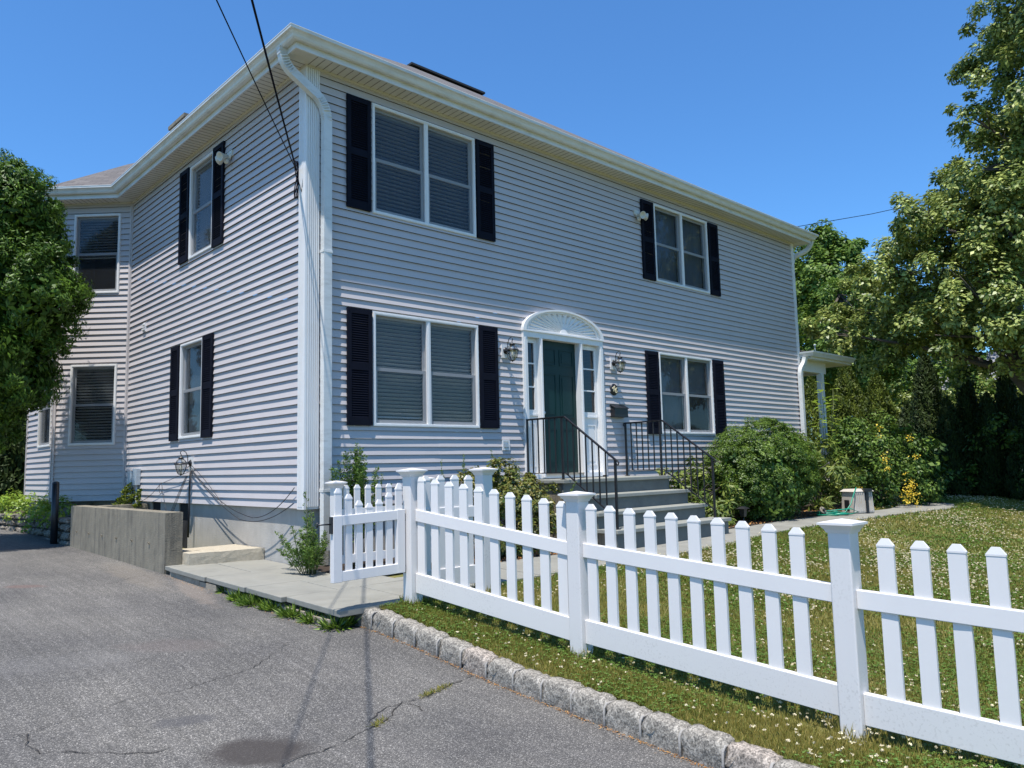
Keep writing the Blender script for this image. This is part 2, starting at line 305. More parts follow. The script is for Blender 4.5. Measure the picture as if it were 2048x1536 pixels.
def leaves(P, Nn, D, ln, wd, tint, fold=.15):
    """one folded diamond per leaf -> V,F,tint"""
    n = len(P); D = unit(D-Nn*(D*Nn).sum(1, keepdims=True)); S = np.cross(Nn, D)
    ln = np.broadcast_to(ln, n)[:, None]; wd = np.broadcast_to(wd, n)[:, None]
    V = np.empty((n, 4, 3)); V[:, 0] = P; V[:, 1] = P+D*ln*.5+S*wd*.5+Nn*wd*fold; V[:, 2] = P+D*ln; V[:, 3] = P+D*ln*.5-S*wd*.5+Nn*wd*fold
    return V.reshape(-1, 3), np.arange(4*n).reshape(n, 4), np.repeat(tint, 4)
def rnd(n): return unit(rs.normal(size=(n, 3)))
def lobefoliage(lobes, nleaf, ln, wd, clumps=26, crad=.30, up=.5, shell=(.45, 1.0), squash=(1, 1, 1), droop=0., jit=.35):
    Vs = []; 
    Ps = []; Ns = []; Ds = []; Ts = []
    for lb in lobes:
        x, y, z, r = lb[:4]; sq = np.array(lb[4] if len(lb) > 4 else squash)
        k = max(6, int(clumps*r**1.2)) if clumps > 0 else 8; nl = int(nleaf*r*r)
        cc = rnd(k)*(rs.uniform(shell[0]**2, shell[1]**2, (k, 1))**.5)*r; cs = r*crad*rs.uniform(.6, 1.35, k)
        ct = rs.uniform(0, 1, k)
        idx = rs.randint(0, k, nl); u = rnd(nl); rad = rs.uniform(0, 1, nl)**.45
        p = cc[idx]+u*(cs[idx]*rad)[:, None]
        nrm = unit(u*.7+unit(cc[idx])*.5+np.array([0, 0, up])+rnd(nl)*.55)
        d = unit(u*.6+rnd(nl)*.8+np.array([0, 0, -droop]))
        Ps.append(p*sq+np.array([x, y, z])); Ns.append(nrm); Ds.append(d)
        Ts.append(np.clip(.28*ct[idx]+.8*rs.uniform(0, 1, nl)**2.2, 0, 1))
    P = np.concatenate(Ps); Nn = np.concatenate(Ns); D = np.concatenate(Ds); T = np.concatenate(Ts)
    n = len(P); s = rs.uniform(1-jit, 1+jit, n)
    return leaves(P, Nn, D, ln*s, wd*s, T)
def coneFoliage(cx, cy, z0, z1, rad, n, ln, wd, ridges=7, lean=(0, 0), prof=.85, core=.6):
    h = rs.uniform(0, 1, n)**1.15; a = rs.uniform(0, 2*math.pi, n)
    ph = rs.uniform(0, 6, 4)
    R = rad*(1-h)**prof*np.clip(.55+2.4*(h+.12), 0, 1)
    bump = 1+.10*np.sin(ridges*a+ph[0]+4*h)+.09*np.sin(11*h*6.28/2+3*a+ph[1])+.07*np.sin(23*h+5*a+ph[2])
    q = rs.uniform(0, 1, n)**.35*(1-core)+core
    r = R*bump*q+rs.normal(0, .03, n)
    P = np.stack([cx+r*np.cos(a)+lean[0]*h, cy+r*np.sin(a)+lean[1]*h, z0+h*(z1-z0)+rs.normal(0, .05, n)], 1)
    o = np.stack([np.cos(a), np.sin(a), np.full(n, .35)], 1)
    Nn = unit(o+rnd(n)*.75); D = unit(np.stack([np.cos(a)*.5, np.sin(a)*.5, np.full(n, 1.)], 1)+rnd(n)*.45)
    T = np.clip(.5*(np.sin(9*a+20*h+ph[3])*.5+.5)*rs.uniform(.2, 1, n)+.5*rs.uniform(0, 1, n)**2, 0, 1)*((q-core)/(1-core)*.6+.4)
    s = rs.uniform(.65, 1.3, n)
    return leaves(P, Nn, D, ln*s, wd*s, T)
def merge(parts):
    V = []; F = []; T = []; o = 0
    for v, f, t in parts: V.append(v); F.append(f+o); T.append(t); o += len(v)
    return np.concatenate(V), np.concatenate(F), np.concatenate(T)
def foliage(name, parts, m, parent):
    V, F, T = merge(parts); return npmesh(name, V, F, m, parent, T)

# ------------------------------------------------------------------ terrain
def A(x, y): return np.interp(y, [-30, -9, -6, -4.1, -2.5, 0, 1.6, 6, 8, 12, 30], [-.2, -.13, -.12, 0, .2, .30, .37, .46, .55, .68, 1.0])
def Lz(x, y): return np.interp(y, [-40, -9, -6.4, -4.1, -2.5, 0, 8, 60], [-.1, -.03, 0, .14, .35, .42, .45, .6])+np.interp(x, [0, 6, 30, 100], [0, .06, .2, .6])
def grid(name, xs, ys, zf, m, kind='structure', noise=0):
    X, Y = np.meshgrid(xs, ys); Z = zf(X, Y)
    if noise: Z = Z+noise*(np.sin(X*3.1+1.3*Y)+np.sin(Y*4.3-X*1.7)+np.sin(X*9+Y*7)*.4)
    V = np.stack([X.ravel(), Y.ravel(), Z.ravel()], 1); nx = len(xs); ny = len(ys)
    i = np.arange(nx-1)[None, :]+nx*np.arange(ny-1)[:, None]; i = i.ravel()
    F = np.stack([i, i+1, i+nx+1, i+nx], 1); o = npmesh(name, V, F, m); tag(o, kind=kind)
    for p in o.data.polygons: p.use_smooth = True
    return o
grid('ground', np.array([-300, -60, -20, 0, 20, 60, 300.]), np.array([-300, -60, -20, 0, 20, 60, 300.]), lambda X, Y: -.35+0*X, M['lawn'])
grid('driveway', np.linspace(-9, -.60, 43), np.linspace(-14, 24, 191), lambda X, Y: A(X, Y), M['asphalt'], noise=.002)
grid('lawn', np.concatenate([np.linspace(-.60, 20, 90), [30, 60, 100]]), np.concatenate([[-60, -30, -16], np.linspace(-12, 2, 80), [6, 12, 24, 60]]), lambda X, Y: Lz(X, Y)-.012, M['lawn'], noise=.004)
grid('planting_bed', np.linspace(1.2, 15.2, 57), np.linspace(-1.42, .0, 8), lambda X, Y: Lz(X, Y)+.012, M['mulch'], noise=.006)
grid('corner_bed', np.linspace(-.1, 1.2, 8), np.linspace(-1.1, .0, 6), lambda X, Y: Lz(X, Y)+.012, M['mulch'], noise=.006)
# bluestone landing beside the drive: separate slabs with joints
mb = MB()
def slab(x0, x1, y0, y1, th=.05, j=.006):
    z = lambda x, y: float(np.interp(y, [-2.6, 1.2], [.365, .46]))+.01*random.uniform(-.3, .3)
    P = [(x0+j, y0+j), (x1-j, y0+j), (x1-j, y1-j), (x0+j, y1-j)]
    mb.box8([(x, y, z(x, y)-th) for x, y in P]+[(x, y, z(x, y)) for x, y in P])
for (x0, x1, y0, y1) in ((-1.09, -.55, .2, 1.25), (-.55, .03, .2, 1.1), (-1.07, -.2, -.75, .2), (-.2, .03, -.35, .2), (-1.05, -.45, -1.5, -.75), (-.45, .02, -.9, -.35), (-.45, .35, -1.5, -.9), (-1.0, -.2, -2.46, -1.5), (-.2, .6, -2.42, -1.5), (.35, .6, -1.5, -1.30), (-.55, .03, 1.1, 1.42), (-1.08, -.55, 1.25, 1.42)):
    slab(x0, x1, y0, y1)
o = mb.build('stone_landing', M['blue'], bevel=.006); tag(o, kind='structure')
mb = MB()
for y in np.arange(-2.3, 1.3, .45): mb.box(-1.06 if y > -.4 else -1.0, -.93 if y > -.4 else -.88, y, y+.44, A(0, y)-.05, A(0, y)+.07)
mb.box(-.9, .0, -2.25, 1.2, 0, .30)
o = mb.build('landing_kerb', M['wood']); tag(o, kind='structure')
# bluestone path to the steps and on round the bed
mb = MB()
near = [(.6, -2.32), (1.5, -2.38), (2.4, -2.42), (3.3, -2.48), (4.24, -2.46), (5.4, -2.38), (6.4, -2.26), (7.4, -2.18), (8.3, -2.2), (9.2, -2.25), (10.13, -2.3), (11.0, -2.34), (11.8, -2.42), (12.5, -2.5), (13.3, -2.58), (14.1, -2.55), (14.7, -2.3), (15.1, -1.8)]
far = [(.6, -1.35), (1.5, -1.36), (2.4, -1.38), (3.3, -1.40), (4.24, -1.42), (5.4, -1.43), (6.4, -1.44), (7.4, -1.45), (8.3, -1.42), (9.2, -1.44), (10.13, -1.5), (11.0, -1.6), (11.8, -1.7), (12.5, -1.75), (13.3, -1.6), (14.1, -1.3), (14.7, -1.15), (15.05, -1.3)]
for i in range(len(near)-1):
    q = [near[i], near[i+1], far[i+1], far[i]]; cx = sum(a for a, b in q)/4; cy = sum(b for a, b in q)/4; q = [(cx+(a-cx)*.988, cy+(b-cy)*.995) for a, b in q]
    dz = .02+random.uniform(-.003, .003)
    sp = random.choice((0, 0, .5)); segs = [(0, 1)] if not sp else [(0, .49), (.505, 1)]
    for a, b in segs:
        l = lambda p, r, t: (p[0]+(r[0]-p[0])*t, p[1]+(r[1]-p[1])*t)
        Q = [l(q[0], q[3], a), l(q[1], q[2], a), l(q[1], q[2], b), l(q[0], q[3], b)]
        mb.box8([(x, y, float(Lz(x, y))-.04) for x, y in Q]+[(x, y, float(Lz(x, y))+dz) for x, y in Q])
o = mb.build('garden_path', M['blue'], bevel=.005); tag(o, kind='structure')
# cracks in the asphalt: thin dark seams with their own width
def seam(name, pts, wd, m, lift=.0025):
    P = []
    for (a, b) in zip(pts[:-1], pts[1:]):
        L = math.hypot(b[0]-a[0], b[1]-a[1]); k = max(2, int(L/.035))
        for i in range(k): P.append((a[0]+(b[0]-a[0])*i/k+random.gauss(0, .006), a[1]+(b[1]-a[1])*i/k+random.gauss(0, .006)))
    P.append(pts[-1]); vs = []; fs = []
    for i, p in enumerate(P):
        a = P[max(0, i-1)]; b = P[min(len(P)-1, i+1)]; d = Vector((b[0]-a[0], b[1]-a[1], 0)).normalized(); n = Vector((-d.y, d.x, 0))*wd*random.uniform(.15, 1)
        z = float(A(p[0], p[1]))+lift+.003
        vs += [(p[0]+n.x, p[1]+n.y, z), (p[0]-n.x, p[1]-n.y, z)]
    fs = [(2*i, 2*i+1, 2*i+3, 2*i+2) for i in range(len(P)-1)]
    m_ = MB(); m_.add(vs, fs); return m_
M['crack'] = mat('crack_dirt', (.028, .024, .02), .95)
mb = MB()
for pts, wd in (([(-3.54, -3.17), (-3.4, -3.15), (-3.28, -3.11), (-3.14, -3.07), (-3.02, -3.04), (-2.87, -2.98), (-2.76, -2.95), (-2.66, -2.97), (-2.5, -3.01), (-2.33, -2.96), (-2.16, -2.93), (-1.91, -2.84), (-1.49, -2.5)], .003),
                ([(-3.16, -1.0), (-2.84, -1.15), (-2.65, -1.13), (-2.44, -1.16), (-2.12, -1.17), (-1.9, -1.11), (-1.6, -1.05)], .0028),
                ([(-3.3, -3.5), (-3.17, -3.6), (-3.08, -3.69), (-3.03, -3.7), (-2.93, -3.77), (-2.83, -3.76)], .006),
                ([(-2.46, -4.32), (-2.33, -4.28), (-2.2, -4.29), (-2.08, -4.28), (-1.98, -4.24), (-1.86, -4.19), (-1.73, -4.17), (-1.63, -4.11), (-1.5, -4.02), (-1.42, -3.96)], .006),
                ([(-1.78, -4.11), (-1.58, -3.99), (-1.42, -3.96), (-1.22, -3.97), (-1.14, -3.95), (-.91, -3.88), (-.72, -3.85)], .006),
                ([(-1.42, -3.96), (-1.38, -4.08), (-1.4, -4.16)], .004), ([(-3.4, -3.15), (-3.44, -3.3), (-3.4, -3.45), (-3.3, -3.5)], .004), ([(-1.05, 1.5), (-1.4, 1.45), (-1.7, 1.2), (-2.2, 1.15)], .005)):
    s_ = seam('c', pts, wd, None); mb.add(s_.v, s_.f)
o = mb.build('asphalt_crack', M['crack']); tag(o, kind='structure')

# ------------------------------------------------------------------ house
HL = 12.42
def frame(o, s, n):
    o = Vector((*o, 0)); s = Vector((*s, 0)); n = Vector((*n, 0))
    return lambda a, z, d=0: o+s*a+n*d+Vector((0, 0, z))
q = math.sqrt(.5)
WF = frame((0, 0), (1, 0), (0, -1)); WL = frame((0, 0), (0, 1), (-1, 0)); WB = frame((0, 6.5), (-q, q), (-q, -q)); WC = frame((-.95, 7.45), (0, 1), (-1, 0)); WR = frame((HL, 0), (0, 1), (1, 0))
house = empty('house', (0, 0, .3), 'large two storey house with pale grey clapboard siding and dark shutters', 'house')
Z0, Z1, CO = 1.114, 6.56, .1032
def siding(W, s0, s1, holes, t=.0205, seed=0, flip=False):
    r = random.Random(seed); vs = []; fs = []
    nC = int(math.ceil((Z1-Z0)/CO)); laps = [r.uniform(0, 7.4) for _ in range(nC)]
    knots = [i*.8 for i in range(int((s1-s0)/.8)+3)]
    def quad(a, b, c, d):
        k = len(vs); vs.extend([a, b, c, d]); fs.append((k, k+1, k+2, k+3) if not flip else (k+3, k+2, k+1, k))
    for i in range(nC):
        za = Z0+i*CO; zb = min(za+CO, Z1)
        wob = [r.gauss(0, .0011) for _ in knots]; lap = r.uniform(.2, 3.4)
        def off(s):
            x = (s-s0)/.8; j = min(int(x), len(knots)-2); f = x-j; f = f*f*(3-2*f); return wob[j]*(1-f)+wob[j+1]*f+(.0017 if int((s-s0+laps[i//2])/3.7) % 2 else 0)
        zs = sorted({za, zb} | {h[k] for h in holes for k in (2, 3) if za < h[k] < zb})
        for z0_, z1_ in zip(zs[:-1], zs[1:]):
            zm = (z0_+z1_)/2; iv = [(s0, s1)]
            for h in holes:
                if h[2] < zm < h[3]:
                    nv = []
                    for a, b in iv:
                        if h[1] <= a or h[0] >= b: nv.append((a, b)); continue
                        if a < h[0]: nv.append((a, h[0]))
                        if b > h[1]: nv.append((h[1], b))
                    iv = nv
            for a, b in iv:
                n = max(1, int((b-a)/.4)); e = [a+(b-a)*k/n for k in range(n+1)]
                for kk in range(1, 5):
                    sx = s0-laps[i//2]+3.7*kk
                    if a+.02 < sx < b-.02: e += [sx-.0015, sx+.0015]
                e.sort()
                for p, w_ in zip(e[:-1], e[1:]):
                    d = lambda s, z: (t+off(s))*(1-(z-za)/CO)+.001
                    quad(W(p, z0_, d(p, z0_)), W(w_, z0_, d(w_, z0_)), W(w_, z1_, d(w_, z1_)), W(p, z1_, d(p, z1_)))
                    if z0_ == za:
                        dp, dw = d(p, za), d(w_, za)
                        quad(W(p, za, dp-.003), W(w_, za, dw-.003), W(w_, za, dw), W(p, za, dp)); quad(W(p, za+.014, dp-.0045), W(w_, za+.014, dw-.0045), W(w_, za, dw-.003), W(p, za, dp-.003)); quad(W(p, za+.014, -.01), W(w_, za+.014, -.01), W(w_, za+.014, dw-.0045), W(p, za+.014, dp-.0045))
    return vs, fs
winF = [(.93, 2.70, 4.865, 6.365), (.93, 2.70, 2.095, 3.57), (7.04, 8.81, 4.865, 6.34), (7.01, 8.74, 2.07, 3.55)]
winL = [(2.78, 3.69, 4.87, 6.36), (3.05, 3.945, 2.085, 3.565)]
winB = [(.22, 1.09, 4.86, 6.355), (.21, 1.06, 2.10, 3.555)]
winC = [(.12, 1.0, 4.86, 6.355), (.12, 1.06, 2.10, 3.57)]
for nm, W, s0, s1, h, sd in (('front', WF, .16, HL-.09, winF+[(3.575, 5.42, 1.0, 3.62)], 1), ('left', WL, .14, 6.5, winL, 2), ('bay', WB, .0, 1.3435, winB, 3), ('bayl', WC, .0, 2.0, winC, 4), ('right', WR, .1, 12.4, [], 5)):
    v, f = siding(W, s0, s1, h, seed=sd, flip=(nm in ('right',)) is False and nm != 'front')
    m = MB(); m.add(v, f); o = m.build('siding_wall', M['siding'], house)
m = MB()    # plain rear wall and floor plate closing the volume
m.add([(HL, 12.5, .3), (0, 12.5, .3), (0, 12.5, Z1), (HL, 12.5, Z1)], [(0, 1, 2, 3)]); m.add([(0, 9.45, .3), (0, 12.5, .3), (0, 12.5, Z1), (0, 9.45, Z1)], [(0, 1, 2, 3)]); m.add([(-.95, 9.45, .3), (0, 9.45, .3), (0, 9.45, Z1), (-.95, 9.45, Z1)], [(0, 1, 2, 3)])
m.build('rear_wall', M['siding'], house)
# thin inner corner and bay corner posts
m = MB(); m.wbox(WL, 6.46, 6.50, Z0, Z1, .0, .03); m.wbox(WB, .02, .05, Z0, Z1, 0, .03); m.wbox(WB, 1.305, 1.3435, Z0, Z1, .0, .03); m.wbox(WC, 0, .035, Z0, Z1, 0, .03); m.wbox(WC, 1.95, 2.0, Z0, Z1, 0, .03)
m.build('corner_trim', M['siding'], house)
# fluted corner boards
m = MB(); m.wbox(WL, -.026, .144, Z0-.01, Z1, 0, .026); m.wbox(WF, 0, .168, Z0-.01, Z1, 0, .018)
for k in range(6): a = .012+k*.0265; m.wbox(WF, a, a+.015, Z0+.02, Z1-.03, .018, .030)
for k in range(4): a = .02+k*.028; m.wbox(WL, a, a+.016, Z0+.02, Z1-.03, .026, .031)
m.build('corner_board', M['trim'], house)
m = MB(); m.wbox(WF, HL-.095, HL+.02, Z0, Z1, 0, .024); m.wbox(WR, 0, .10, Z0, Z1, 0, .02); m.build('corner_board', M['trim'], house)
# foundation
m = MB(); m.box(.04, HL-.04, .04, 3.68, .1, Z0+.002); m.box(.04, 1.0, 4.05, 4.85, .1, Z0+.001); m.box(.5, HL-.04, 3.68, 12.4, .1, Z0); m.box(.04, 1.0, 5.25, 6.9, .1, Z0)
m.box8([(.04, 6.6, .1), (.3, 6.6, .1), (.3, 9.4, .1), (-.88, 9.4, .1), (.04, 6.6, Z0), (.3, 6.6, Z0), (.3, 9.4, Z0), (-.88, 9.4, Z0)][0:1]+[(.6, 6.7, .1), (.6, 9.4, .1), (-.88, 9.4, .1)]+[(.04, 6.6, Z0), (.6, 6.7, Z0), (.6, 9.4, Z0), (-.88, 9.4, Z0)])
m.box(-.88, .3, 7.5, 9.4, .1, Z0-.001)
m.build('foundation', M['found'], house)
m = MB(); m.box(.06, .4, 3.68, 4.05, .3, 1.10); m.build('cellar_recess', M['dark'], house)  # near-black block stands in for shade in the door recess
m = MB(); m.box(.06, .4, 4.85, 5.25, .3, 1.10); m.build('cellar_opening', M['dark'], house)  # solid block coloured near black in place of the shaded gap

# offset outline for soffit / fascia / gutter
OUT = [(HL, 10), (HL, 0), (0, 0), (0, 6.5), (-.95, 7.45), (-.95, 9.45), (-.3, 9.45)]
def offs(d):
    P = [Vector((*p, 0)) for p in OUT]; res = []
    for i, p in enumerate(P):
        ns = []
        if i > 0: t = (P[i]-P[i-1]).normalized(); ns.append(Vector((-t.y, t.x, 0))*-1)
        if i < len(P)-1: t = (P[i+1]-P[i]).normalized(); ns.append(Vector((-t.y, t.x, 0))*-1)
        if len(ns) == 1: res.append(p+ns[0]*d); continue
        b = (ns[0]+ns[1]).normalized(); res.append(p+b*(d/b.dot(ns[0])))
    return res
_t = offs(1.0)
SG = 1 if _t[2].x < 0 else -1
def sweep(m, prof, closed=False, smooth=False):
    rings = [[(v.x, v.y, z) for v in [offs(d*SG)[i]]][0] for i in range(len(OUT)) for d, z in prof]
    k = len(prof); fs = []
    for i in range(len(OUT)-1):
        for j in range(k if closed else k-1):
            j2 = (j+1) % k; fs.append((i*k+j, i*k+j2, (i+1)*k+j2, (i+1)*k+j))
    m.add(rings, fs, smooth)
m = MB(); sweep(m, [(-.02, 6.563), (.30, 6.563), (.30, 6.575), (-.02, 6.575)], True)
o = m.build('soffit', M['soffit'], house)
m = MB()      # soffit panel grooves as thin raised strips
k = .0
while k < HL: m.wbox(WF, k, k+.006, 6.5595, 6.563, 0.01, .295); k += .1
M['groove'] = mat('soffit_groove', (.18, .16, .13), .8); m.build('soffit_groove', M['groove'], house); m = MB()
k = 0
while k < 6.3: m.wbox(WL, k, k+.006, 6.5595, 6.563, 0.01, .295); k += .1
m.build('soffit_groove', M['groove'], house); m = MB()
k = .25
while k < 1.3: m.wbox(WB, k, k+.006, 6.5595, 6.563, 0.01, .295); k += .1
m.build('soffit_groove', M['groove'], house)
m = MB(); sweep(m, [(0, 6.535), (.028, 6.535), (.028, 6.5625), (0, 6.5625)], True); m.build('soffit_channel', M['soffit'], house)
m = MB(); sweep(m, [(.292, 6.548), (.312, 6.548), (.312, 6.70), (.292, 6.70)], True); m.build('fascia', M['gutter'], house)
m = MB(); sweep(m, [(.313, 6.735), (.313, 6.628), (.375, 6.622), (.392, 6.640), (.402, 6.665), (.422, 6.690), (.447, 6.702), (.450, 6.735), (.440, 6.735), (.437, 6.710), (.41, 6.70), (.39, 6.66), (.375, 6.634), (.320, 6.64)], False)
m.build('gutter', M['gutter'], house)
m = MB(); sweep(m, [(.439, 6.7345), (.453, 6.7345), (.453, 6.742), (.439, 6.742)], True); m.build('gutter_rim', M['trim'], house)
# roof
def roofpoly(pts, name='roof', par=house, th=.02):
    P = [Vector(p) for p in pts]; n = (P[1]-P[0]).cross(P[2]-P[0]).normalized()
    if n.z < 0: P = P[::-1]; n = -n
    e = Vector((-n.y, n.x, 0)).normalized(); up = n.cross(e); me = bpy.data.meshes.new(name)
    k = len(P); me.from_pydata([*P, *[p-n*th for p in P]], [], [tuple(range(k)), tuple(range(2*k-1, k-1, -1))]+[(i, i+k, (i+1) % k+k, (i+1) % k) for i in range(k)])
    uv = me.uv_layers.new(name='UVMap')
    for l in me.loops: v = me.vertices[l.vertex_index].co; uv.data[l.index].uv = (v.dot(e), v.dot(up))
    me.materials.append(M['roof']); return link(name, me, par)
e0, xr, yb = -.385, HL+.385, 12.9
A0, B0 = (e0, e0, 6.735), (xr, e0, 6.735); R1, R2 = (6.2, 6.26, 11.26), (8.5, 6.26, 11.26)
roofpoly([A0, B0, R2, R1]); roofpoly([A0, R1, (e0, yb, 6.735)]); roofpoly([B0, (xr, yb, 6.735), R2]); roofpoly([(e0, yb, 6.735), R1, R2, (xr, yb, 6.735)])
bA, bB, bC, bD = (-.40, 6.31, 6.735), (-1.345, 7.27, 6.735), (-1.345, 9.55, 6.735), (-.40, 10.5, 6.735)
ym = (6.31+10.5)/2; rx = .45; rz = 7.9
roofpoly([bA, bB, (rx, ym, rz+.1), (4.4, ym, 9.9), ][:4]); roofpoly([bB, bC, (rx, ym, rz+.1)]); roofpoly([bC, bD, (4.4, ym, 9.9), (rx, ym, rz+.1)])
m = MB(); m.beam((6.05, 6.26, 11.285), (8.4, 6.26, 11.285), .30, .05); m.build('ridge_vent', M['shingle_dark'], house)
m = MB(); m.box(.78, 1.2, 6.15, 6.85, 7.0, 8.30); ch = m.build('chimney', M['nwall'], house)
m = MB(); m.box(.72, 1.26, 6.08, 6.92, 8.30, 8.37); m.build('chimney_cap', M['conc'], ch)

# windows
def ring(m, W, s0, s1, z0, z1, t, d0, d1, tb=None):
    tb = tb or t
    m.wbox(W, s0, s0+t, z0, z1, d0, d1); m.wbox(W, s1-t, s1, z0, z1, d0, d1); m.wbox(W, s0+t, s1-t, z1-tb, z1, d0, d1); m.wbox(W, s0+t, s1-t, z0, z0+tb, d0, d1)
def window(W, s0, s1, z0, z1, dbl, blind, label=None, slat=.036, drop=(1, 1), tilt=35, scr=True):
    m = MB(); ring(m, W, s0, s1, z0, z1, .042, -.09, .030); ring(m, W, s0+.008, s1-.008, z0+.008, z1-.008, .022, .030, .036)
    units = [(s0+.042, s1-.042)]
    if dbl:
        c = (s0+s1)/2; m.wbox(W, c-.032, c+.032, z0+.042, z1-.042, -.09, .026); m.wbox(W, c-.012, c+.012, z0+.042, z1-.042, .026, .031)
        units = [(s0+.042, c-.032), (c+.032, s1-.042)]
    wo = m.build('window', M['trim'], house)
    if label: wo['label'] = label
    for ui, (a, b) in enumerate(units):
        za, zb = z0+.042, z1-.042; zm = (za+zb)/2
        m = MB(); ring(m, W, a, b, zm-.02, zb, .036, -.05, -.028); ring(m, W, a, b, za, zm+.02, .042, -.028, -.006, .045); m.build('sash', M['sash'], wo)
        m = MB(); m.add([W(a+.03, zm, -.04), W(b-.03, zm, -.04), W(b-.03, zb-.03, -.04), W(a+.03, zb-.03, -.04)], [(0, 1, 2, 3)]); m.build('pane', M['pane'], wo); m = MB(); m.add([W(a+.036, za+.04, -.018), W(b-.036, za+.04, -.018), W(b-.036, zm, -.018), W(a+.036, zm, -.018)], [(0, 1, 2, 3)]); m.build('pane', M['pane'], wo)
        if scr: m = MB(); m.add([W(a, za, .004), W(b, za, .004), W(b, zb, .004), W(a, zb, .004)], [(0, 1, 2, 3)]); m.build('insect_screen', M['screen'], wo)
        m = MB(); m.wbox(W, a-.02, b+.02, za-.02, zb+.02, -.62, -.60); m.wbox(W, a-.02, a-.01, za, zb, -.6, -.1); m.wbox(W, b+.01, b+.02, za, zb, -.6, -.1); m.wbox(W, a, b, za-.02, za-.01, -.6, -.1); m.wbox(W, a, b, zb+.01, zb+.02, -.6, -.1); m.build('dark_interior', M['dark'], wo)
        kind = blind[ui] if isinstance(blind, tuple) else blind
        if kind == 'slat':
            m = MB(); z = zb-.06; zl = zb-(zb-za)*drop[ui]; ca, sa = math.cos(math.radians(tilt)), math.sin(math.radians(tilt)); r = random.Random(int(z0*10)+ui)
            m.wbox(W, a+.005, b-.005, zb-.05, zb, -.13, -.08)
            sw = slat*.62
            while z > zl+.02:
                g = r.gauss(0, .0015); w2 = sw
                m.add([W(a+.008, z+w2*sa+g, -.105+w2*ca), W(b-.008, z+w2*sa-g, -.105+w2*ca), W(b-.008, z-w2*sa-g, -.105-w2*ca), W(a+.008, z-w2*sa+g, -.105-w2*ca)], [(0, 1, 2, 3)])
                z -= slat
            m.wbox(W, a+.008, b-.008, z-.005, z+.015, -.12, -.09); m.build('blind', M['blind'], wo)
        elif kind == 'shade':
            m = MB(); zl = zb-(zb-za)*drop[ui]; n = 10; m.add([W(a+.01+(b-a-.02)*i/n, z, -.11+.006*math.sin(i*1.9)) for z in (zl, zb) for i in range(n+1)], [(i, i+1, i+n+2, i+n+1) for i in range(n)]); m.build('roller_shade', M['shade'], wo)
        elif kind == 'half':
            m = MB(); m.wbox(W, a+.01, b-.01, (za+zb)/2+.05, zb, -.12, -.112); m.build('roller_shade', M['shade'], wo)
    return wo
window(WF, *winF[0], True, 'slat', 'upper double window with wide slatted blinds', .056, tilt=2)
window(WF, *winF[1], True, 'slat', 'lower double window with closed narrow blinds', .050, (.93, 1), tilt=30)
window(WF, *winF[2], True, 'shade', 'upper double window with plain shades')
window(WF, *winF[3], True, ('shade', 'half'), 'lower double window with one dark open sash')
window(WL, *winL[0], False, 'slat', 'single window under the side eaves', .052, tilt=8)
window(WL, *winL[1], False, 'shade', 'single window low on the side wall')
window(WB, *winB[0], False, 'slat', 'upper window of the angled bay with a half raised blind', .05, (.52,), tilt=6)
window(WB, *winB[1], False, 'slat', 'lower window of the angled bay', .052, tilt=24)
window(WC, *winC[0], False, 'shade'); window(WC, *winC[1], False, 'shade')
# shutters
def shutter(W, s0, s1, z0, z1):
    m = MB(); t = .055; d0, d1 = .018, .050; zm = z0+(z1-z0)*.50
    m.wbox(W, s0, s0+t, z0, z1, d0, d1); m.wbox(W, s1-t, s1, z0, z1, d0, d1)
    m.wbox(W, s0+t, s1-t, z1-.07, z1, d0, d1-.002); m.wbox(W, s0+t, s1-t, z0, z0+.10, d0, d1-.002); m.wbox(W, s0+t, s1-t, zm-.045, zm+.045, d0, d1-.002)
    m.wbox(W, s0+t, s1-t, z0+.1, z1-.07, d0, d0+.004)
    for a, b in ((z0+.10, zm-.045), (zm+.045, z1-.07)):
        n = int((b-a)/.029); st = (b-a)/n
        for i in range(n):
            z = a+i*st
            P = [W(s, zz, d) for zz, d in ((z, d0+.026), (z+.004, d0+.028), (z+st*1.1, d0+.006), (z+st*1.1-.004, d0+.004)) for s in (s0+t, s1-t)]
            m.add(P, [(0, 1, 3, 2), (2, 3, 5, 4), (4, 5, 7, 6), (6, 7, 1, 0)])
    for s in (s0+.02, s1-.02):
        for z in (z0+.05, zm, z1-.04): m.wbox(W, s-.006, s+.006, z-.006, z+.006, d1, d1+.004)
    return m.build('shutter', M['shutter'], house)
for s0, s1, z0, z1 in ((.545, .90, 4.87, 6.36), (2.715, 3.06, 4.87, 6.36), (.548, .905, 2.10, 3.575), (2.715, 3.06, 2.10, 3.575), (6.65, 7.01, 4.86, 6.335), (8.83, 9.175, 4.86, 6.335), (6.61, 6.975, 2.06, 3.545), (8.77, 9.13, 2.06, 3.545)): shutter(WF, s0, s1, z0, z1)
for s0, s1, z0, z1 in ((3.71, 4.08, 4.87, 6.375), (2.39, 2.76, 4.85, 6.37), (3.965, 4.31, 2.07, 3.56), (2.67, 3.03, 2.07, 3.57)): shutter(WL, s0, s1, z0, z1)
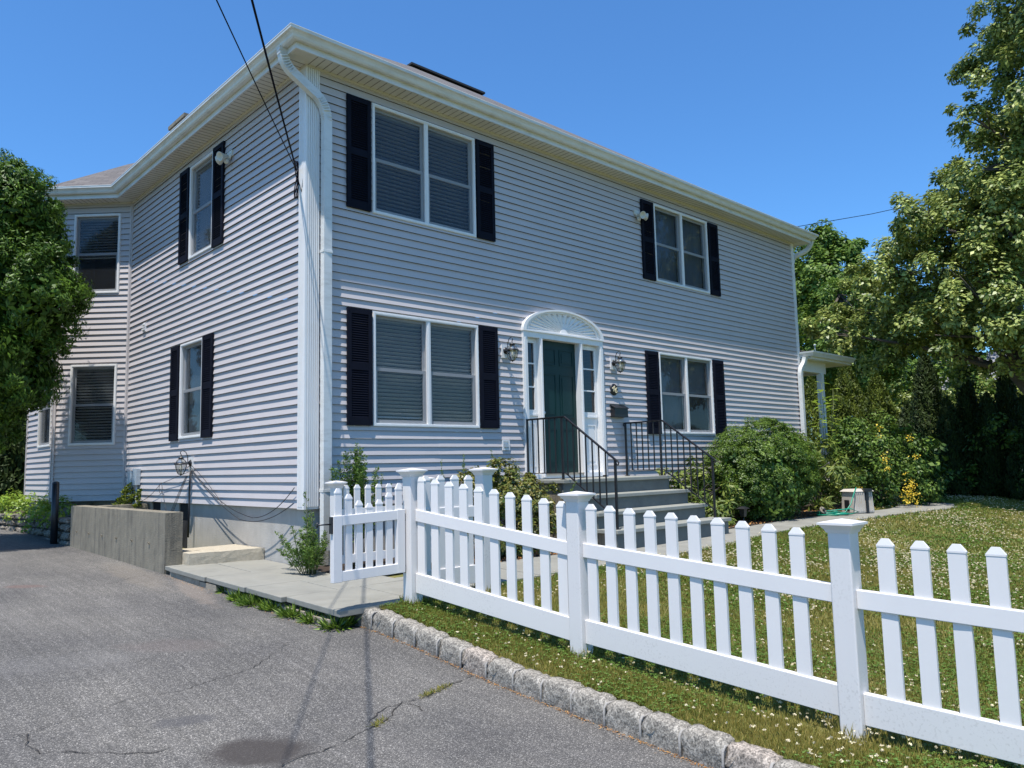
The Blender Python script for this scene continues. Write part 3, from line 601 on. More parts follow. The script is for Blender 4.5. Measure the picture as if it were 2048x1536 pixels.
# entry surround
E0, E1, ZB, ZT = 3.575, 5.42, 1.375, 3.59
m = MB(); m.wbox(WF, E0, E0+.085, ZB, ZT, -.1, .055); m.wbox(WF, E1-.085, E1, ZB, ZT, -.1, .055); m.wbox(WF, E0+.085, E1-.085, ZT-.085, ZT, -.1, .052)
for a in (3.93, 4.85): m.wbox(WF, a, a+.065, ZB, ZT-.085, -.1, .045)
for a in (E0+.02, E1-.065, 3.948, 4.868): m.wbox(WF, a, a+.03, ZB, ZT-.09, .045, .061)
m.wbox(WF, E0+.085, E1-.085, ZB-.02, ZB+.05, -.1, .03); m.wbox(WF, E0-.01, E1+.01, ZT, ZT+.022, -.02, .075)
for a, b in ((E0+.085, 3.93), (4.915, E1-.085)):   # sidelight frames
    ring(m, WF, a, b, 2.33, 3.50, .055, -.06, -.03, .07)
    for z in (2.74, 3.10): m.wbox(WF, a+.055, b-.055, z, z+.022, -.055, -.032)
    m.wbox(WF, a, b, ZB+.05, 2.33, -.07, -.045); ring(m, WF, a+.055, b-.055, ZB+.16, 2.20, .022, -.045, -.034); m.wbox(WF, a+.1, b-.1, ZB+.23, 2.13, -.045, -.037)
    m.wbox(WF, a+.02, b-.02, 2.31, 2.335, -.045, -.018)
m.build('door_surround', M['trim'], house)
m = MB()
for a, b in ((E0+.085, 3.93), (4.915, E1-.085)): m = MB(); m.add([WF(a+.05, 2.39, -.05), WF(b-.05, 2.39, -.05), WF(b-.05, 3.44, -.05), WF(a+.05, 3.44, -.05)], [(0, 1, 2, 3)]); sd = m.build('sidelight', M['paned'], house); m = MB(); m.wbox(WF, a, b, 2.33, 3.5, -.42, -.41); m.build('dark_interior', M['dark'], sd)
m = MB(); m.wbox(WF, 3.995, 4.85, ZB+.05, 3.505, -.105, -.065)
for a, b in ((4.06, 4.375), (4.47, 4.785)):
    for z0, z1 in ((1.56, 2.12), (2.30, 2.98), (3.12, 3.38)):
        ring(m, WF, a, b, z0, z1, .014, -.065, -.056); m.wbox(WF, a+.05, b-.05, z0+.05, z1-.05, -.065, -.058)
dr = m.build('front_door', M['door'], house)
m = MB(); m.lathe(WF(4.045, 2.36, -.065), [(.0, 0), (.028, 0), (.028, .008), (.012, .012), (.012, .035), (.027, .045), (.03, .06), (.02, .072), (0, .074)], 12, ax=(0, -1, 0)); m.lathe(WF(4.045, 2.50, -.065), [(0, 0), (.024, 0), (.022, .015), (0, .016)], 12, ax=(0, -1, 0)); m.build('door_handle', M['greym'], dr)
m = MB(); m.wbox(WF, 4.0, 4.85, ZB+.03, ZB+.052, -.1, .06); m.build('threshold', M['wood'], dr)
# sunburst arch above the door
m = MB(); cx, rx_, rz_ = (E0+E1)/2, (E1-E0)/2+.01, .385; zb = ZT+.022
def arc(r, n=40): return [(cx-rx_*r*math.cos(math.pi*i/n), zb+rz_*r*math.sin(math.pi*i/n)) for i in range(n+1)]
for (ro, ri, d0, d1) in ((1.0, .93, -.01, .075), (.935, .86, -.01, .045)):
    a_, b_ = arc(ro), arc(ri); n = len(a_); vs = [WF(x, z, d) for d in (d1, d0) for pts in (a_, b_) for x, z in pts]; fs = []
    for i in range(n-1): fs += [(n+i, n+i+1, i+1, i), (i, i+1, 2*n+i+1, 2*n+i), (n+i+1, n+i, 3*n+i, 3*n+i+1)]
    m.add(vs, fs)
m.wbox(WF, E0+.08, E1-.08, zb, zb+.018, .0, .040)
m.build('arch_moulding', M['trim'], house)
m = MB(); n = 38; a_ = arc(.87, n); vs = []; fs = []     # pleated fan
for i, (x, z) in enumerate(a_):
    d = .012 if i % 2 else .034; rr = .10; ix = cx-.085*math.cos(math.pi*i/n); iz = zb+.07*math.sin(math.pi*i/n)
    vs += [WF(x, z, d), WF(ix, iz, .02 if i % 2 else .027)]
for i in range(n): fs.append((2*i+1, 2*i+3, 2*i+2, 2*i))
m.add(vs, fs)
hub = [WF(cx, zb, .045)]+[WF(cx-.095*math.cos(math.pi*i/12), zb+.085*math.sin(math.pi*i/12), .038) for i in range(13)]
m.add(hub, [(0, i+1, i+2) for i in range(12)]+[]); m.add([WF(cx-.095*math.cos(math.pi*i/12), zb+.085*math.sin(math.pi*i/12), d) for d in (.038, .0) for i in range(13)], [(i, i+13, i+14, i+1) for i in range(12)])
m.build('sunburst_fan', M['trim'], house)
# downspouts
def spout(pts, rect, name='downspout'):
    m = MB(); m.tube(pts, 0, rect=rect); P = [Vector(p) for p in pts]
    return m
def bend(a, b, c, k=8):   # quadratic bend points
    a, b, c = Vector(a), Vector(b), Vector(c); return [a*(1-t)**2+b*2*t*(1-t)+c*t*t for t in [i/k for i in range(k+1)]]
pts = bend((-.35, -.05, 6.64), (-.36, -.06, 6.44), (-.22, -.075, 6.35), 10)+bend((.09, -.08, 6.17), (.232, -.075, 6.07), (.232, -.075, 5.86), 10)+[(.232, -.075, 4.0), (.232, -.075, 2.5), (.232, -.075, 1.25), (.232, -.075, .62)]
m = spout(pts, (.115, .075))
for i in list(range(0, 10))+list(range(12, 21)):     # crimped ribs of the elbows
    p = pts[i]; t = (pts[i+1]-pts[i]) if isinstance(pts[i+1], Vector) else (Vector(pts[i+1])-Vector(pts[i]))
    t = t.normalized(); m.tube([Vector(p)+t*.004, Vector(p)+t*.014], 0, rect=(.123, .083))
for z in (4.2, 1.3): m.wbox(WF, .170, .295, z, z+.03, .0, .118)
m.build('downspout', M['gutter'], house)
pts = bend((12.79, -.30, 6.62), (12.80, -.24, 6.42), (12.68, -.12, 6.36), 8)+bend((12.56, -.0, 6.28), (12.49, .05, 6.22), (12.48, .06, 6.05), 6)+[(12.48, .06, 4.3)]
m = spout(pts, (.07, .09)); m.build('downspout', M['gutter'], house)
# side porch
m = MB(); PX0, PX1, PY0, PY1 = 12.50, 14.66, -.26, 5.0
m.box(PX0, PX1-.05, PY0, PY0+.02, 3.83, 3.97); m.box(PX1-.07, PX1-.05, PY0, PY1, 3.83, 3.97); m.box(PX0-.05, PX1-.05, PY0+.02, PY1, 3.845, 3.86)
m.box(13.0-.45, 13.75, .0, .10, 3.58, 3.843); m.box(13.65, 13.75, .1, 4.9, 3.58, 3.842); m.box(12.44, 13.64, .1, 4.9, 3.78, 3.80)
m.build('porch_beam', M['trim'], house)
m = MB(); m.box(13.46, 13.585, -.02, .105, 1.0, 3.578); m.box(13.44, 13.605, -.04, .125, .9, 1.0); m.build('porch_post', M['trim'], house)
m = MB(); m.box(13.46, 13.585, 4.7, 4.82, 1.0, 3.578); m.build('porch_post', M['trim'], house)
m = MB(); m.box(12.46, 14.2, -.1, 5.0, .4, .98); m.build('porch_floor', M['conc'], house)
m = MB()
prof = [(.0, 3.99), (.0, 3.885), (.06, 3.88), (.085, 3.93), (.11, 3.96), (.115, 3.995), (.10, 3.995)]
Px = [(12.47, .05), (12.47, PY0-.0), (PX1-.05, PY0), ]
vs = []; 
for d, z in prof: vs.append((12.50-d, .02, z))
for d, z in prof: vs.append((12.50-d, PY0-d, z))
for d, z in prof: vs.append((PX1-.05+.0, PY0-d, z))
k = len(prof); m.add(vs, [(i*k+j, i*k+j+1, (i+1)*k+j+1, (i+1)*k+j) for i in range(2) for j in range(k-1)])
m.add([(PX1-.05, PY0-d, z) for d, z in prof], [tuple(range(k))]); m.build('porch_gutter', M['gutter'], house)
roofpoly([(12.44, PY0-.04, 3.985), (PX1, PY0-.04, 3.985), (PX1, 2.3, 4.55), (12.44, 2.3, 4.55)], 'porch_roof'); roofpoly([(12.44, 5.1, 3.985), (PX1, 5.1, 3.985), (PX1, 2.3, 4.55), (12.44, 2.3, 4.55)], 'porch_roof')
m = MB(); m.tube([(12.56, -.33, 3.98), (12.56, -.33, 4.12)], .012); m.lathe((12.56, -.33, 4.12), [(0, .0), (.03, .0), (.03, .03), (0, .035)]); m.build('roof_vent_pipe', M['greym'], house)
pts = bend((12.44, -.14, 3.87), (12.44, -.12, 3.76), (12.38, -.10, 3.68), 5)+bend((12.33, -.09, 3.62), (12.29, -.08, 3.56), (12.29, -.075, 3.45), 5)+[(12.29, -.075, 1.3)]
m = spout(pts, (.10, .085)); m.build('porch_downspout', M['gutter'], house)

# ------------------------------------------------------------------ fixtures on the walls
def lantern(W, s, z, label, mount=True, back='backplate'):
    c = W(s, z, 0); n = (W(s, z, 1)-c); root = empty('wall_lantern', c, label, 'wall lantern', 'black carriage lanterns on the house walls')
    if mount: m = MB(); m.wbox(W, s-.075, s+.075, z-.10, z+.10, .004, .034); m.build('mounting_block', M['trim'], root)
    m = MB(); m.lathe(W(s, z+.01, .034), [(0, .03), (.03, .025), (.05, .006), (.052, 0)], 14, ax=n); m.build('backplate', M['blackm'], root)
    d = .175; m = MB()
    pts = [W(s, z+.0, .05), W(s, z+.03, .075), W(s, z+.12, .082), W(s, z+.175, .11), W(s, z+.195, .15), W(s, z+.18, .185), W(s, z+.15, .185), W(s, z+.14, d), W(s, z+.115, d)]
    m.tube(pts, .006, 6); m.tube([W(s, z-.03, .05), W(s, z-.055, .075), W(s, z-.03, .10)], .006, 6); m.build('arm', M['blackm'], root)
    b = W(s, z, d)
    m = MB(); m.lathe(b, [(0, .118), (.012, .112), (.014, .102), (.042, .092), (.044, .082), (.026, .074)], 16); m.lathe(b, [(.030, .074), (.034, .072), (.036, .068)], 16)
    m.lathe(b, [(.072, .018), (.100, .004), (.102, -.006), (.088, -.010)], 16); m.lathe(b, [(.0, -.16), (.03, -.158), (.040, -.150), (.036, -.146)], 12); m.lathe(b, [(0, -.175), (.008, -.17), (.01, -.158)], 8)
    for k in range(6):
        a = k*math.pi/3+.3; e = lambda r, h: b+Vector((math.cos(a)*r, math.sin(a)*r, h)); m.tube([e(.086, -.008), e(.082, -.05), (e(.068, -.1)), e(.04, -.15)], .0035, 5); m.tube([e(.036, .07), e(.062, .05), e(.08, .016)], .003, 5)
    m.build('lantern_frame', M['blackm'], root)
    m = MB(); m.lathe(b, [(.036, .07), (.06, .05), (.078, .016)], 18); m.lathe(b, [(.084, -.008), (.080, -.05), (.066, -.10), (.038, -.15)], 18); m.build('lantern_glass', M['lglass'], root)
    m = MB(); m.lathe(b, [(.0, -.10), (.012, -.095), (.016, -.07), (.014, -.045), (.009, -.02), (.009, .03), (0, .03)], 10); m.build('bulb', M['bulb'], root)
    return root
lantern(WF, 3.225, 3.24, 'black carriage lantern on the siding between shutter and front door')
lantern(WF, 5.71, 3.24, 'black carriage lantern on the siding above the house number')
lantern(WL, 3.42, 1.70, 'black carriage lantern low on the sunlit side wall trailing cables')
def floodlight(W, s, z, side, label):
    c = W(s, z, 0); n = (W(s, z, 1)-c); t = (W(s+1, z, 0)-c); root = empty('floodlight', c, label, 'floodlight', 'cream twin floodlights under the eaves')
    m = MB(); m.wbox(W, s-.075, s+.06, z+.015, z+.10, .0, .035); m.lathe(W(s, z+.02, .034), [(0, .035), (.05, .03), (.055, 0)], 14, ax=n); m.build('mounting_box', M['flood'], root)
    for sg, dr_, r0 in ((side, t*side*.9+n*.45+Vector((0, 0, -.18)), .068), (-side*.35, n*1.0+t*(-side)*.25+Vector((0, 0, -.35)), .066)):
        m = MB(); b = W(s+sg*.03, z+.01, .07); dn = dr_.normalized()
        m.lathe(b, [(0, -.01), (.03, 0), (.032, .04), (.036, .055), (r0, .135), (r0+.002, .14), (r0-.008, .138), (.045, .10), (0, .095)], 16, ax=dn); m.build('lamp_head', M['flood'], root)
    m = MB(); b = W(s-side*.01, z-.05, .07); m.lathe(b, [(0, -.02), (.03, -.015), (.034, .03), (.02, .055), (0, .06)], 12, ax=(n*.6+Vector((0, 0, -1))).normalized()); m.build('motion_sensor', M['flood'], root)
    return root
floodlight(WL, 2.19, 6.05, 1, 'cream twin floodlight beside the small side window under the eaves')
floodlight(WF, 6.53, 5.99, 1, 'cream twin floodlight on the front wall beside a navy shutter')
# house number plaque
root = empty('number_plaque', WF(5.71, 2.80, 0), 'round black plaque with brass house number right of the door', 'house number')
m = MB(); m.lathe(WF(5.71, 2.80, .015), [(0, .02), (.085, .018), (.098, .010), (.10, 0)], 28, ax=(0, -1, 0)); m.build('plate', M['blackm'], root)
cu = bpy.data.curves.new('numerals', 'FONT'); cu.body = '46'; cu.size = .15; cu.extrude = .004; cu.align_x = 'CENTER'; cu.align_y = 'CENTER'
to = bpy.data.objects.new('t', cu); COL.objects.link(to); dg = bpy.context.evaluated_depsgraph_get(); me = bpy.data.meshes.new_from_object(to.evaluated_get(dg)); bpy.data.objects.remove(to)
me.transform(Matrix.Translation((5.71, -.041, 2.80)) @ Matrix.Rotation(math.radians(-20), 4, 'Y').inverted() @ Matrix.Rotation(math.radians(90), 4, 'X')); me.materials.clear(); me.materials.append(M['gold']); link('numerals', me, root)
# mailbox
root = empty('mailbox', WF(5.77, 2.40, 0), 'black wall mailbox with sloping lid below the house number', 'mailbox')
m = MB(); m.wbox(WF, 5.60, 5.95, 2.33, 2.48, .02, .115); m.build('box', M['blackm'], root, bevel=.004)
m = MB(); a, b = 5.59, 5.96; P = [WF(a, 2.485, .13), WF(b, 2.485, .13), WF(b, 2.545, .02), WF(a, 2.545, .02)]; m.box8([p-Vector((0, 0, .012)) for p in P]+P); m.build('lid', M['blackm'], root)
# outlet cover by the door, vent on the side wall, electrical boxes
root = empty('outlet_box', WF(3.195, 1.86, 0), 'small white outlet box low on the siding beside the steps', 'outlet')
m = MB(); ring(m, WF, 3.125, 3.265, 1.785, 1.935, .022, .0, .035); m.wbox(WF, 3.147, 3.243, 1.807, 1.913, .0, .018); m.build('frame', M['trim'], root)
m = MB(); m.wbox(WF, 3.16, 3.232, 1.83, 1.88, .018, .045); m.build('cover', M['greym'], root)
m = MB(); m.wbox(WL, 5.60, 5.72, 4.02, 4.17, 0, .035)
for z in (4.045, 4.085, 4.125): m.wbox(WL, 5.60, 5.72, z, z+.02, .035, .055)
tag(m.build('wall_vent', M['trim']), 'small white louvred vent high on the sunlit side wall', 'vent')
root = empty('utility_box', WL(5.78, 1.5, 0), 'pale grey utility boxes low in the corner beside the bay', 'utility box')
m = MB(); m.wbox(WL, 5.66, 5.83, 1.38, 1.66, .02, .10); m.build('meter_box', M['greym'], root, bevel=.005)
m = MB(); m.wbox(WL, 5.90, 6.10, 1.30, 1.62, .02, .10); m.build('meter_box', M['greym'], root, bevel=.005)
m = MB(); m.tube([WL(5.75, 1.38, .05), WL(5.75, .9, .05)], .018); m.tube([WL(6.0, 1.3, .05), WL(6.0, .9, .05)], .018); m.build('conduit', M['trim'], root)
# loose cables on the side wall
def sag(a, b, s, n=14): a, b = Vector(a), Vector(b); return [a.lerp(b, i/n)+Vector((0, 0, -4*s*(i/n)*(1-i/n))) for i in range(n+1)]
m = MB(); c0 = WL(3.40, 1.66, .05)
m.tube(sag(c0, WL(1.15, .98, .10), .13), .005, 6); m.tube(sag(WL(1.15, .98, .10), WL(.16, 1.36, .05), .09), .005, 6)
m.tube(sag(WL(3.38, 1.62, .05), WL(1.5, .95, .12), .06), .005, 6); m.tube(sag(WL(1.5, .95, .12), WL(.16, 1.18, .06), .10), .005, 6)
m.tube(sag(WL(3.36, 1.68, .05), WL(2.2, 1.12, .05), -.03), .004, 6)
m.tube(sag(WL(3.45, 1.58, .05), WL(4.6, 1.40, .06), .0), .004, 6); m.tube(sag(WL(4.6, 1.40, .06), WL(5.6, 1.10, .06), .05), .004, 6)
m.tube([WL(4.55+.07*math.cos(t*.6), 1.33+.08*math.sin(t*.6), .07) for t in range(12)], .004, 5); m.tube(sag(WL(4.5, 1.28, .06), WL(4.2, 1.0, .1), .0), .004, 5)
for d in (0, .05, .1): m.tube(sag(WL(3.46+d*.6, 1.52, .06), WL(3.85+d, .98, .12), -.01), .004, 6)
for d in (0, .035): m.tube([WL(3.40-d, 1.6, .045), WL(3.42-d, 1.3, .05), WL(3.40-d, 1.1, .055), WL(3.41-d, .62, .06)], .008, 6)
tag(m.build('loose_cables', M['gcable']), 'tangle of thin grey cables sagging from the side wall lantern', 'cables')
# overhead service wires
def wire(pts, r, name, label):
    m = MB(); m.tube(pts, r, 6); return tag(m.build(name, M['cable']), label, 'wire', 'overhead wires meeting the house')
An = Vector((-.05, .16, 5.25)); CC = Vector((-4.5005, -8.3663, 1.55))
def ln(d, L=34, sg=.9, n=30): d = Vector(d); return [An+d*(L*i/n)+Vector((0, 0, -sg*4*(i/n)*(1-i/n))) for i in range(n+1)]
d1 = (-.5225, -.8526, .004)
d2 = (-.5480, -.8365, .045)
wire([An]+ln((-.600, -.800, .03), sg=.55)[1:], .006, 'service_wire', 'thin dark wire from the wall corner leaving the photo further left')
wire([An]+ln((-.5460, -.8378, .075), sg=.75)[1:], .010, 'service_wire', 'thicker dark wire from the wall corner leaving the photo further right')
m = MB(); 
for i in range(4): a = i*.9; m.tube([An+Vector((-.02*math.cos(a+t*.5), .012*math.sin(a+t*.8), .12-.06*t)) for t in range(9)], .007, 5)
m.tube([An+Vector((.0, 0, -.1)), An+Vector((.02, -.05, -.2)), An+Vector((.02, -.10, -.3)), An+Vector((.03, -.12, -.12))], .008, 5)
tag(m.build('cable_bundle', M['cable']), 'black bundle of spliced cable ends hanging at the white corner board', 'cable')
a_, b_ = Vector((11.2, -.2, 7.0)), Vector((17.2, -2.6, 9.2))
wire([Vector((8.9, 9.5, 7.5)), Vector((12.2, 6.0, 7.66)), Vector((15.8, 2.1, 8.05)), Vector((17.6, .15, 8.4)), Vector((19.5, -2.2, 8.9))], .009, 'overhead_wire', 'dark wire crossing the sky behind the far end of the roof')

# ------------------------------------------------------------------ front steps and railings
st = empty('front_steps', (4.77, -.9, .45), 'grey bluestone front steps of four treads under a landing at the green door', 'steps')
SX0, SX1 = 3.52, 6.02
lev = [(-.86, 1.345, SX0, SX1), (-1.19, 1.125, SX0-.02, SX1+.02), (-1.49, .905, SX0-.02, SX1+.03), (-1.81, .69, SX0-.02, SX1+.16)]
prev = .0
for i, (y, z, x0, x1) in enumerate(lev):
    m = MB(); m.box(x0-.03, x1+.03, y-.02, prev-.001 if i == 0 else prev+.04, z-.05, z); m.build('tread', M['tread'], st, bevel=.006)
    m = MB(); zb = lev[i+1][1] if i < 3 else .40; m.box(x0, x1, y+.02, y+.05, zb+.001, z-.0505); m.build('riser', M['riser'], st)
    prev = y
m = MB(); m.box(SX0+.02, SX1-.02, -.805, -.03, .35, 1.293)
m.box(SX0+.02, SX1-.0, -1.135, -.81, .35, 1.07); m.box(SX0+.02, SX1, -1.435, -1.14, .35, .85); m.box(SX0+.02, SX1+.1, -1.755, -1.44, .35, .635); m.build('step_core', M['conc'], st)
def railing(x, label):
    r = empty('stair_railing', (x, -.9, .7), label, 'railing', 'black iron railings beside the front steps')
    yw, yc, ye = (-.06, -.82, -1.72); tz = 2.24; ez = 1.615
    m = MB(); m.tube([(x, yw+.0, tz), (x, yc, tz)], 0, rect=(.038, .012)); m.tube([(x, yc, tz), (x, ye-.04, ez-.03)], 0, rect=(.038, .012))
    m.tube([(x, yw+.0, tz-.012), (x, yc, tz-.012)], 0, rect=(.016, .014)); m.tube([(x, yc, tz-.012), (x, ye, ez-.012)], 0, rect=(.016, .014))
    m.tube([(x, ye-.03, ez-.02), (x, ye-.06, ez-.045), (x, ye-.055, ez-.075), (x, ye-.03, ez-.08), (x, ye-.02, ez-.06)], .010, 6)
    m.tube([(x, yw, tz), (x, yw+.035, tz-.01), (x, yw+.045, tz-.04), (x, yw+.02, tz-.06)], .009, 6); m.build('handrail', M['iron'], r)
    for y, t, b in ((yw, tz, 1.345), (yc+.05, tz, 1.345), (ye, ez, .69)):
        m = MB(); m.box(x-.014, x+.014, y-.014, y+.014, b, t-.01); m.box(x-.03, x+.03, y-.03, y+.03, b, b+.008); m.build('post', M['iron'], r)
    m = MB(); bz = 1.44; be = .82; m.tube([(x, yw, bz), (x, yc, bz)], 0, rect=(.022, .014)); m.tube([(x, yc, bz), (x, ye, be)], 0, rect=(.022, .014)); m.build('bottom_rail', M['iron'], r)
    ys = [yw-.115*k for k in range(1, 15)]
    for y in ys:
        if y < ye+.05 or abs(y-(yc+.05)) < .03: continue
        if y > yc: t, b = tz, bz
        else: f = (y-yc)/(ye-yc); t = tz+(ez-tz)*f; b = bz+(be-bz)*f
        m = MB(); m.box(x-.008, x+.008, y-.008, y+.008, b, t-.012); m.build('baluster', M['iron'], r)
railing(3.60, 'black iron stair railing on the side of the steps nearer the driveway')
railing(5.93, 'black iron stair railing beside the mailbox and rounded shrubs')

# ------------------------------------------------------------------ cellar walls and step, bollard, retaining wall
def rough(m, amp, o=None): pass
def roughbox(x0, x1, y0, y1, z0, z1, amp, nx, ny, nz, seed=0):
    r = np.random.RandomState(seed); vs = {}; V = []; F = []
    def vid(i, j, k):
        if (i, j, k) not in vs:
            e = sum([i in (0, nx), j in (0, ny), k in (0, nz)])
            p = np.array([x0+(x1-x0)*i/nx, y0+(y1-y0)*j/ny, z0+(z1-z0)*k/nz])+r.normal(0, amp, 3)
            if e >= 2: p += (np.array([(x0+x1)/2, (y0+y1)/2, (z0+z1)/2])-p)*np.array([amp*4/max(.01, x1-x0), amp*4/max(.01, y1-y0), amp*4/max(.01, z1-z0)])
            vs[(i, j, k)] = len(V); V.append(tuple(p))
        return vs[(i, j, k)]
    for i in range(nx):
        for j in range(ny):
            F.append((vid(i, j, nz), vid(i+1, j, nz), vid(i+1, j+1, nz), vid(i, j+1, nz))); F.append((vid(i, j+1, 0), vid(i+1, j+1, 0), vid(i+1, j, 0), vid(i, j, 0)))
    for i in range(nx):
        for k in range(nz):
            F.append((vid(i, 0, k), vid(i+1, 0, k), vid(i+1, 0, k+1), vid(i, 0, k+1))); F.append((vid(i+1, ny, k), vid(i, ny, k), vid(i, ny, k+1), vid(i+1, ny, k+1)))
    for j in range(ny):
        for k in range(nz):
            F.append((vid(0, j+1, k), vid(0, j, k), vid(0, j, k+1), vid(0, j+1, k+1))); F.append((vid(nx, j, k), vid(nx, j+1, k), vid(nx, j+1, k+1), vid(nx, j, k+1)))
    return V, F
m = MB(); v, f = roughbox(-1.08, -.87, 1.42, 5.6, .2, 1.09, .0007, 3, 60, 12, 1); m.add(v, f)
v, f = roughbox(-.87, .02, 5.35, 5.55, .2, 1.075, .002, 10, 3, 10, 2); m.add(v, f)
for y in (1.95, 2.6, 3.25, 3.9, 4.55, 5.2): m.lathe((-1.088, y, .70), [(.0, 0), (.014, 0), (.014, .01)], 8, ax=(-1, 0, 0))
o = m.build('cellar_wall', M['conc']); tag(o, 'streaked grey concrete wall guarding the cellar entrance beside the driveway', 'wall')
m = MB()
v, f = roughbox(-.868, .035, 1.1, 1.95, .36, .60, .0012, 12, 12, 5, 3); m.add([(x, y+(-.12 if y < 1.5 else 0)*(x+.868)/.9+(.12 if y < 1.5 else 0), z) for x, y, z in v], f)
tag(m.build('cellar_step', M['slabstep']), 'buff rough concrete slab step between cellar wall and foundation', 'step')
m = MB(); m.box(-.86, .03, 2.0, 5.34, .15, .34); tag(m.build('cellar_floor', M['conc']), kind='structure')
root = empty('bollard', (-1.17, 6.2, .46), 'slim black metal post standing in front of the retaining blocks', 'bollard')
m = MB(); m.tube([(-1.17, 6.2, .42), (-1.17, 6.2, 1.44)], .055, 14); m.build('pipe', M['blackm'], root); m = MB(); m.lathe((-1.17, 6.2, 1.44), [(.056, 0), (.05, .02), (.03, .035), (0, .04)], 14); m.build('cap', M['blackm'], root)
root = empty('retaining_wall', (-1.2, 7.6, .5), 'low retaining wall of rough brown blocks under the bay', 'wall')
path = [(-1.10, 5.65), (-1.10, 6.75), (-1.21, 8.04), (-1.36, 9.0), (-1.5, 10.0), (-1.6, 11.5)]
for c_ in range(4):
    m = MB(); L = 0
    for (a, b) in zip(path[:-1], path[1:]):
        seg = math.hypot(b[0]-a[0], b[1]-a[1]); n = max(1, int(seg/.40))
        for i in range(n):
            t0, t1 = (i+.01)/n, (i+.99)/n
            if c_ % 2: t0 = min(1, t0+.0); 
            p0 = (a[0]+(b[0]-a[0])*t0, a[1]+(b[1]-a[1])*t0); p1 = (a[0]+(b[0]-a[0])*t1, a[1]+(b[1]-a[1])*t1)
            zz = float(A(0, (p0[1]+p1[1])/2))*0+.40+c_*.135 if c_ < 3 else .40+3*.135; hh = .128 if c_ < 3 else .07; ex = .02 if c_ == 3 else 0
            v, f = roughbox(0, 1, 0, 1, 0, 1, .045 if c_ < 3 else .02, 6, 2, 3, int(c_*100+L+i)); d = Vector((p1[0]-p0[0], p1[1]-p0[1], 0)); nn = Vector((-d.y, d.x, 0)).normalized()
            m.add([Vector((p0[0], p0[1], zz))+d*x+nn*(.0-ex-.0+(1-y)*-.26*-1 if False else -( -ex)+ (-.26)*y+0)+Vector((0, 0, z*hh)) for x, y, z in v], [tuple(reversed(q_)) for q_ in f])
        L += n
    m.build('block_course' if c_ < 3 else 'coping', M['block'], root)
grid('raised_bed', np.linspace(-1.04, .05, 10), np.linspace(5.6, 11.5, 24), lambda X, Y: .84+0*X+.03*np.sin(X*9+Y*5), M['mulch'])

# ------------------------------------------------------------------ kerb of granite setts
def sett(seed, m_):
    r = np.random.RandomState(seed); v, f = roughbox(0, .12, 0, 1, 0, 1, .0, 4, 8, 5, seed)
    V = []
    for x, y, z in v:
        bz = 1-.05*abs(2*y-1)**8-.08*(1 if x < .02 else 0)*(z**3); n1 = r.normal(0, .006)
        V.append((x+(r.normal(0, .006) if x < .06 else 0)+(.012*(z > .9) if x < .02 else 0), (y-.5)*.273*(1-.015*(z > .9))+r.normal(0, .0025), -.10+z*.235*bz+n1*.6*(z > .5)))
    me = bpy.data.meshes.new('kerb_stone'); me.from_pydata(V, [], f); me.materials.append(m_)
    for p in me.polygons: p.use_smooth = True
    return me
sm = [sett(20, M['gran']), sett(21, M['gran']), sett(22, M['gran2']), sett(23, M['gran']), sett(24, M['gran'])]
kx = lambda y: float(np.interp(y, [-8, -5.6, -4.2, -3.2, -2.6, -2.2], [-.78, -.71, -.68, -.70, -.74, -.80]))
y = -2.42; i = 0; mort = MB()
order = [0, 1, 3, 0, 4, 2, 1, 3, 4, 0, 3, 1, 0, 2, 4, 3, 0, 1, 3, 4]
while y > -7.7:
    o = bpy.data.objects.new('kerb_stone', sm[order[i % 20]]); COL.objects.link(o); o.location = (kx(y)+random.gauss(0, .004), y, float(Lz(0, y))-.125+random.gauss(0, .004)); o.rotation_euler = (math.atan2(float(Lz(0, y+.1)-Lz(0, y-.1)), .2), random.gauss(0, .02), random.gauss(0, .02)+(.05 if y > -3 else 0))
    tan = order[i % 20] == 2
    ORD = ['first', 'second', 'third', 'fourth', 'fifth', 'sixth', 'seventh', 'eighth', 'ninth', 'tenth', 'eleventh', 'twelfth', 'thirteenth', 'fourteenth', 'fifteenth', 'sixteenth', 'seventeenth', 'eighteenth', 'nineteenth', 'twentieth']
    tag(o, '%s granite kerb stone, %s counting from the stone landing towards the camera' % ('tan' if tan else 'rough grey', ORD[i]), 'kerb stone', 'granite kerb stones along the driveway')
    ym_ = y-.14; mort.tube([(kx(ym_)-.004, ym_, float(Lz(0, ym_))-.22), (kx(ym_)-.002, ym_, float(Lz(0, ym_))-.03), (kx(ym_)+.02, ym_, float(Lz(0, ym_))-.008), (kx(ym_)+.11, ym_, float(Lz(0, ym_))-.01)], .009, 6)
    y -= .281; i += 1
tag(mort.build('kerb_joint', M['mortar']), kind='structure')

# ------------------------------------------------------------------ picket fences
def post(x, y, z0, z1, par, wd=.127):
    h = wd/2; m = MB(); m.box(x-h, x+h, y-h, y+h, z0, z1-.07); o = m.build('fence_post', M['vinyld'], par, bevel=.008)
    m = MB()
    for a, b, za, zb in ((h+.004, h+.012, z1-.078, z1-.060), (h+.012, h+.034, z1-.060, z1-.032), (h+.040, h+.040, z1-.032, z1-.020)):
        m.box8([(x-a, y-a, za), (x+a, y-a, za), (x+a, y+a, za), (x-a, y+a, za), (x-b, y-b, zb), (x+b, y-b, zb), (x+b, y+b, zb), (x-b, y+b, zb)])
    a = h+.040; b = h+.03; m.box8([(x-a, y-a, z1-.0195), (x+a, y-a, z1-.0195), (x+a, y+a, z1-.0195), (x-a, y+a, z1-.0195), (x-.004, y-.004, z1), (x+.004, y-.004, z1), (x+.004, y+.004, z1), (x-.004, y+.004, z1)])
    m.build('post_cap', M['vinyl'], o); return o
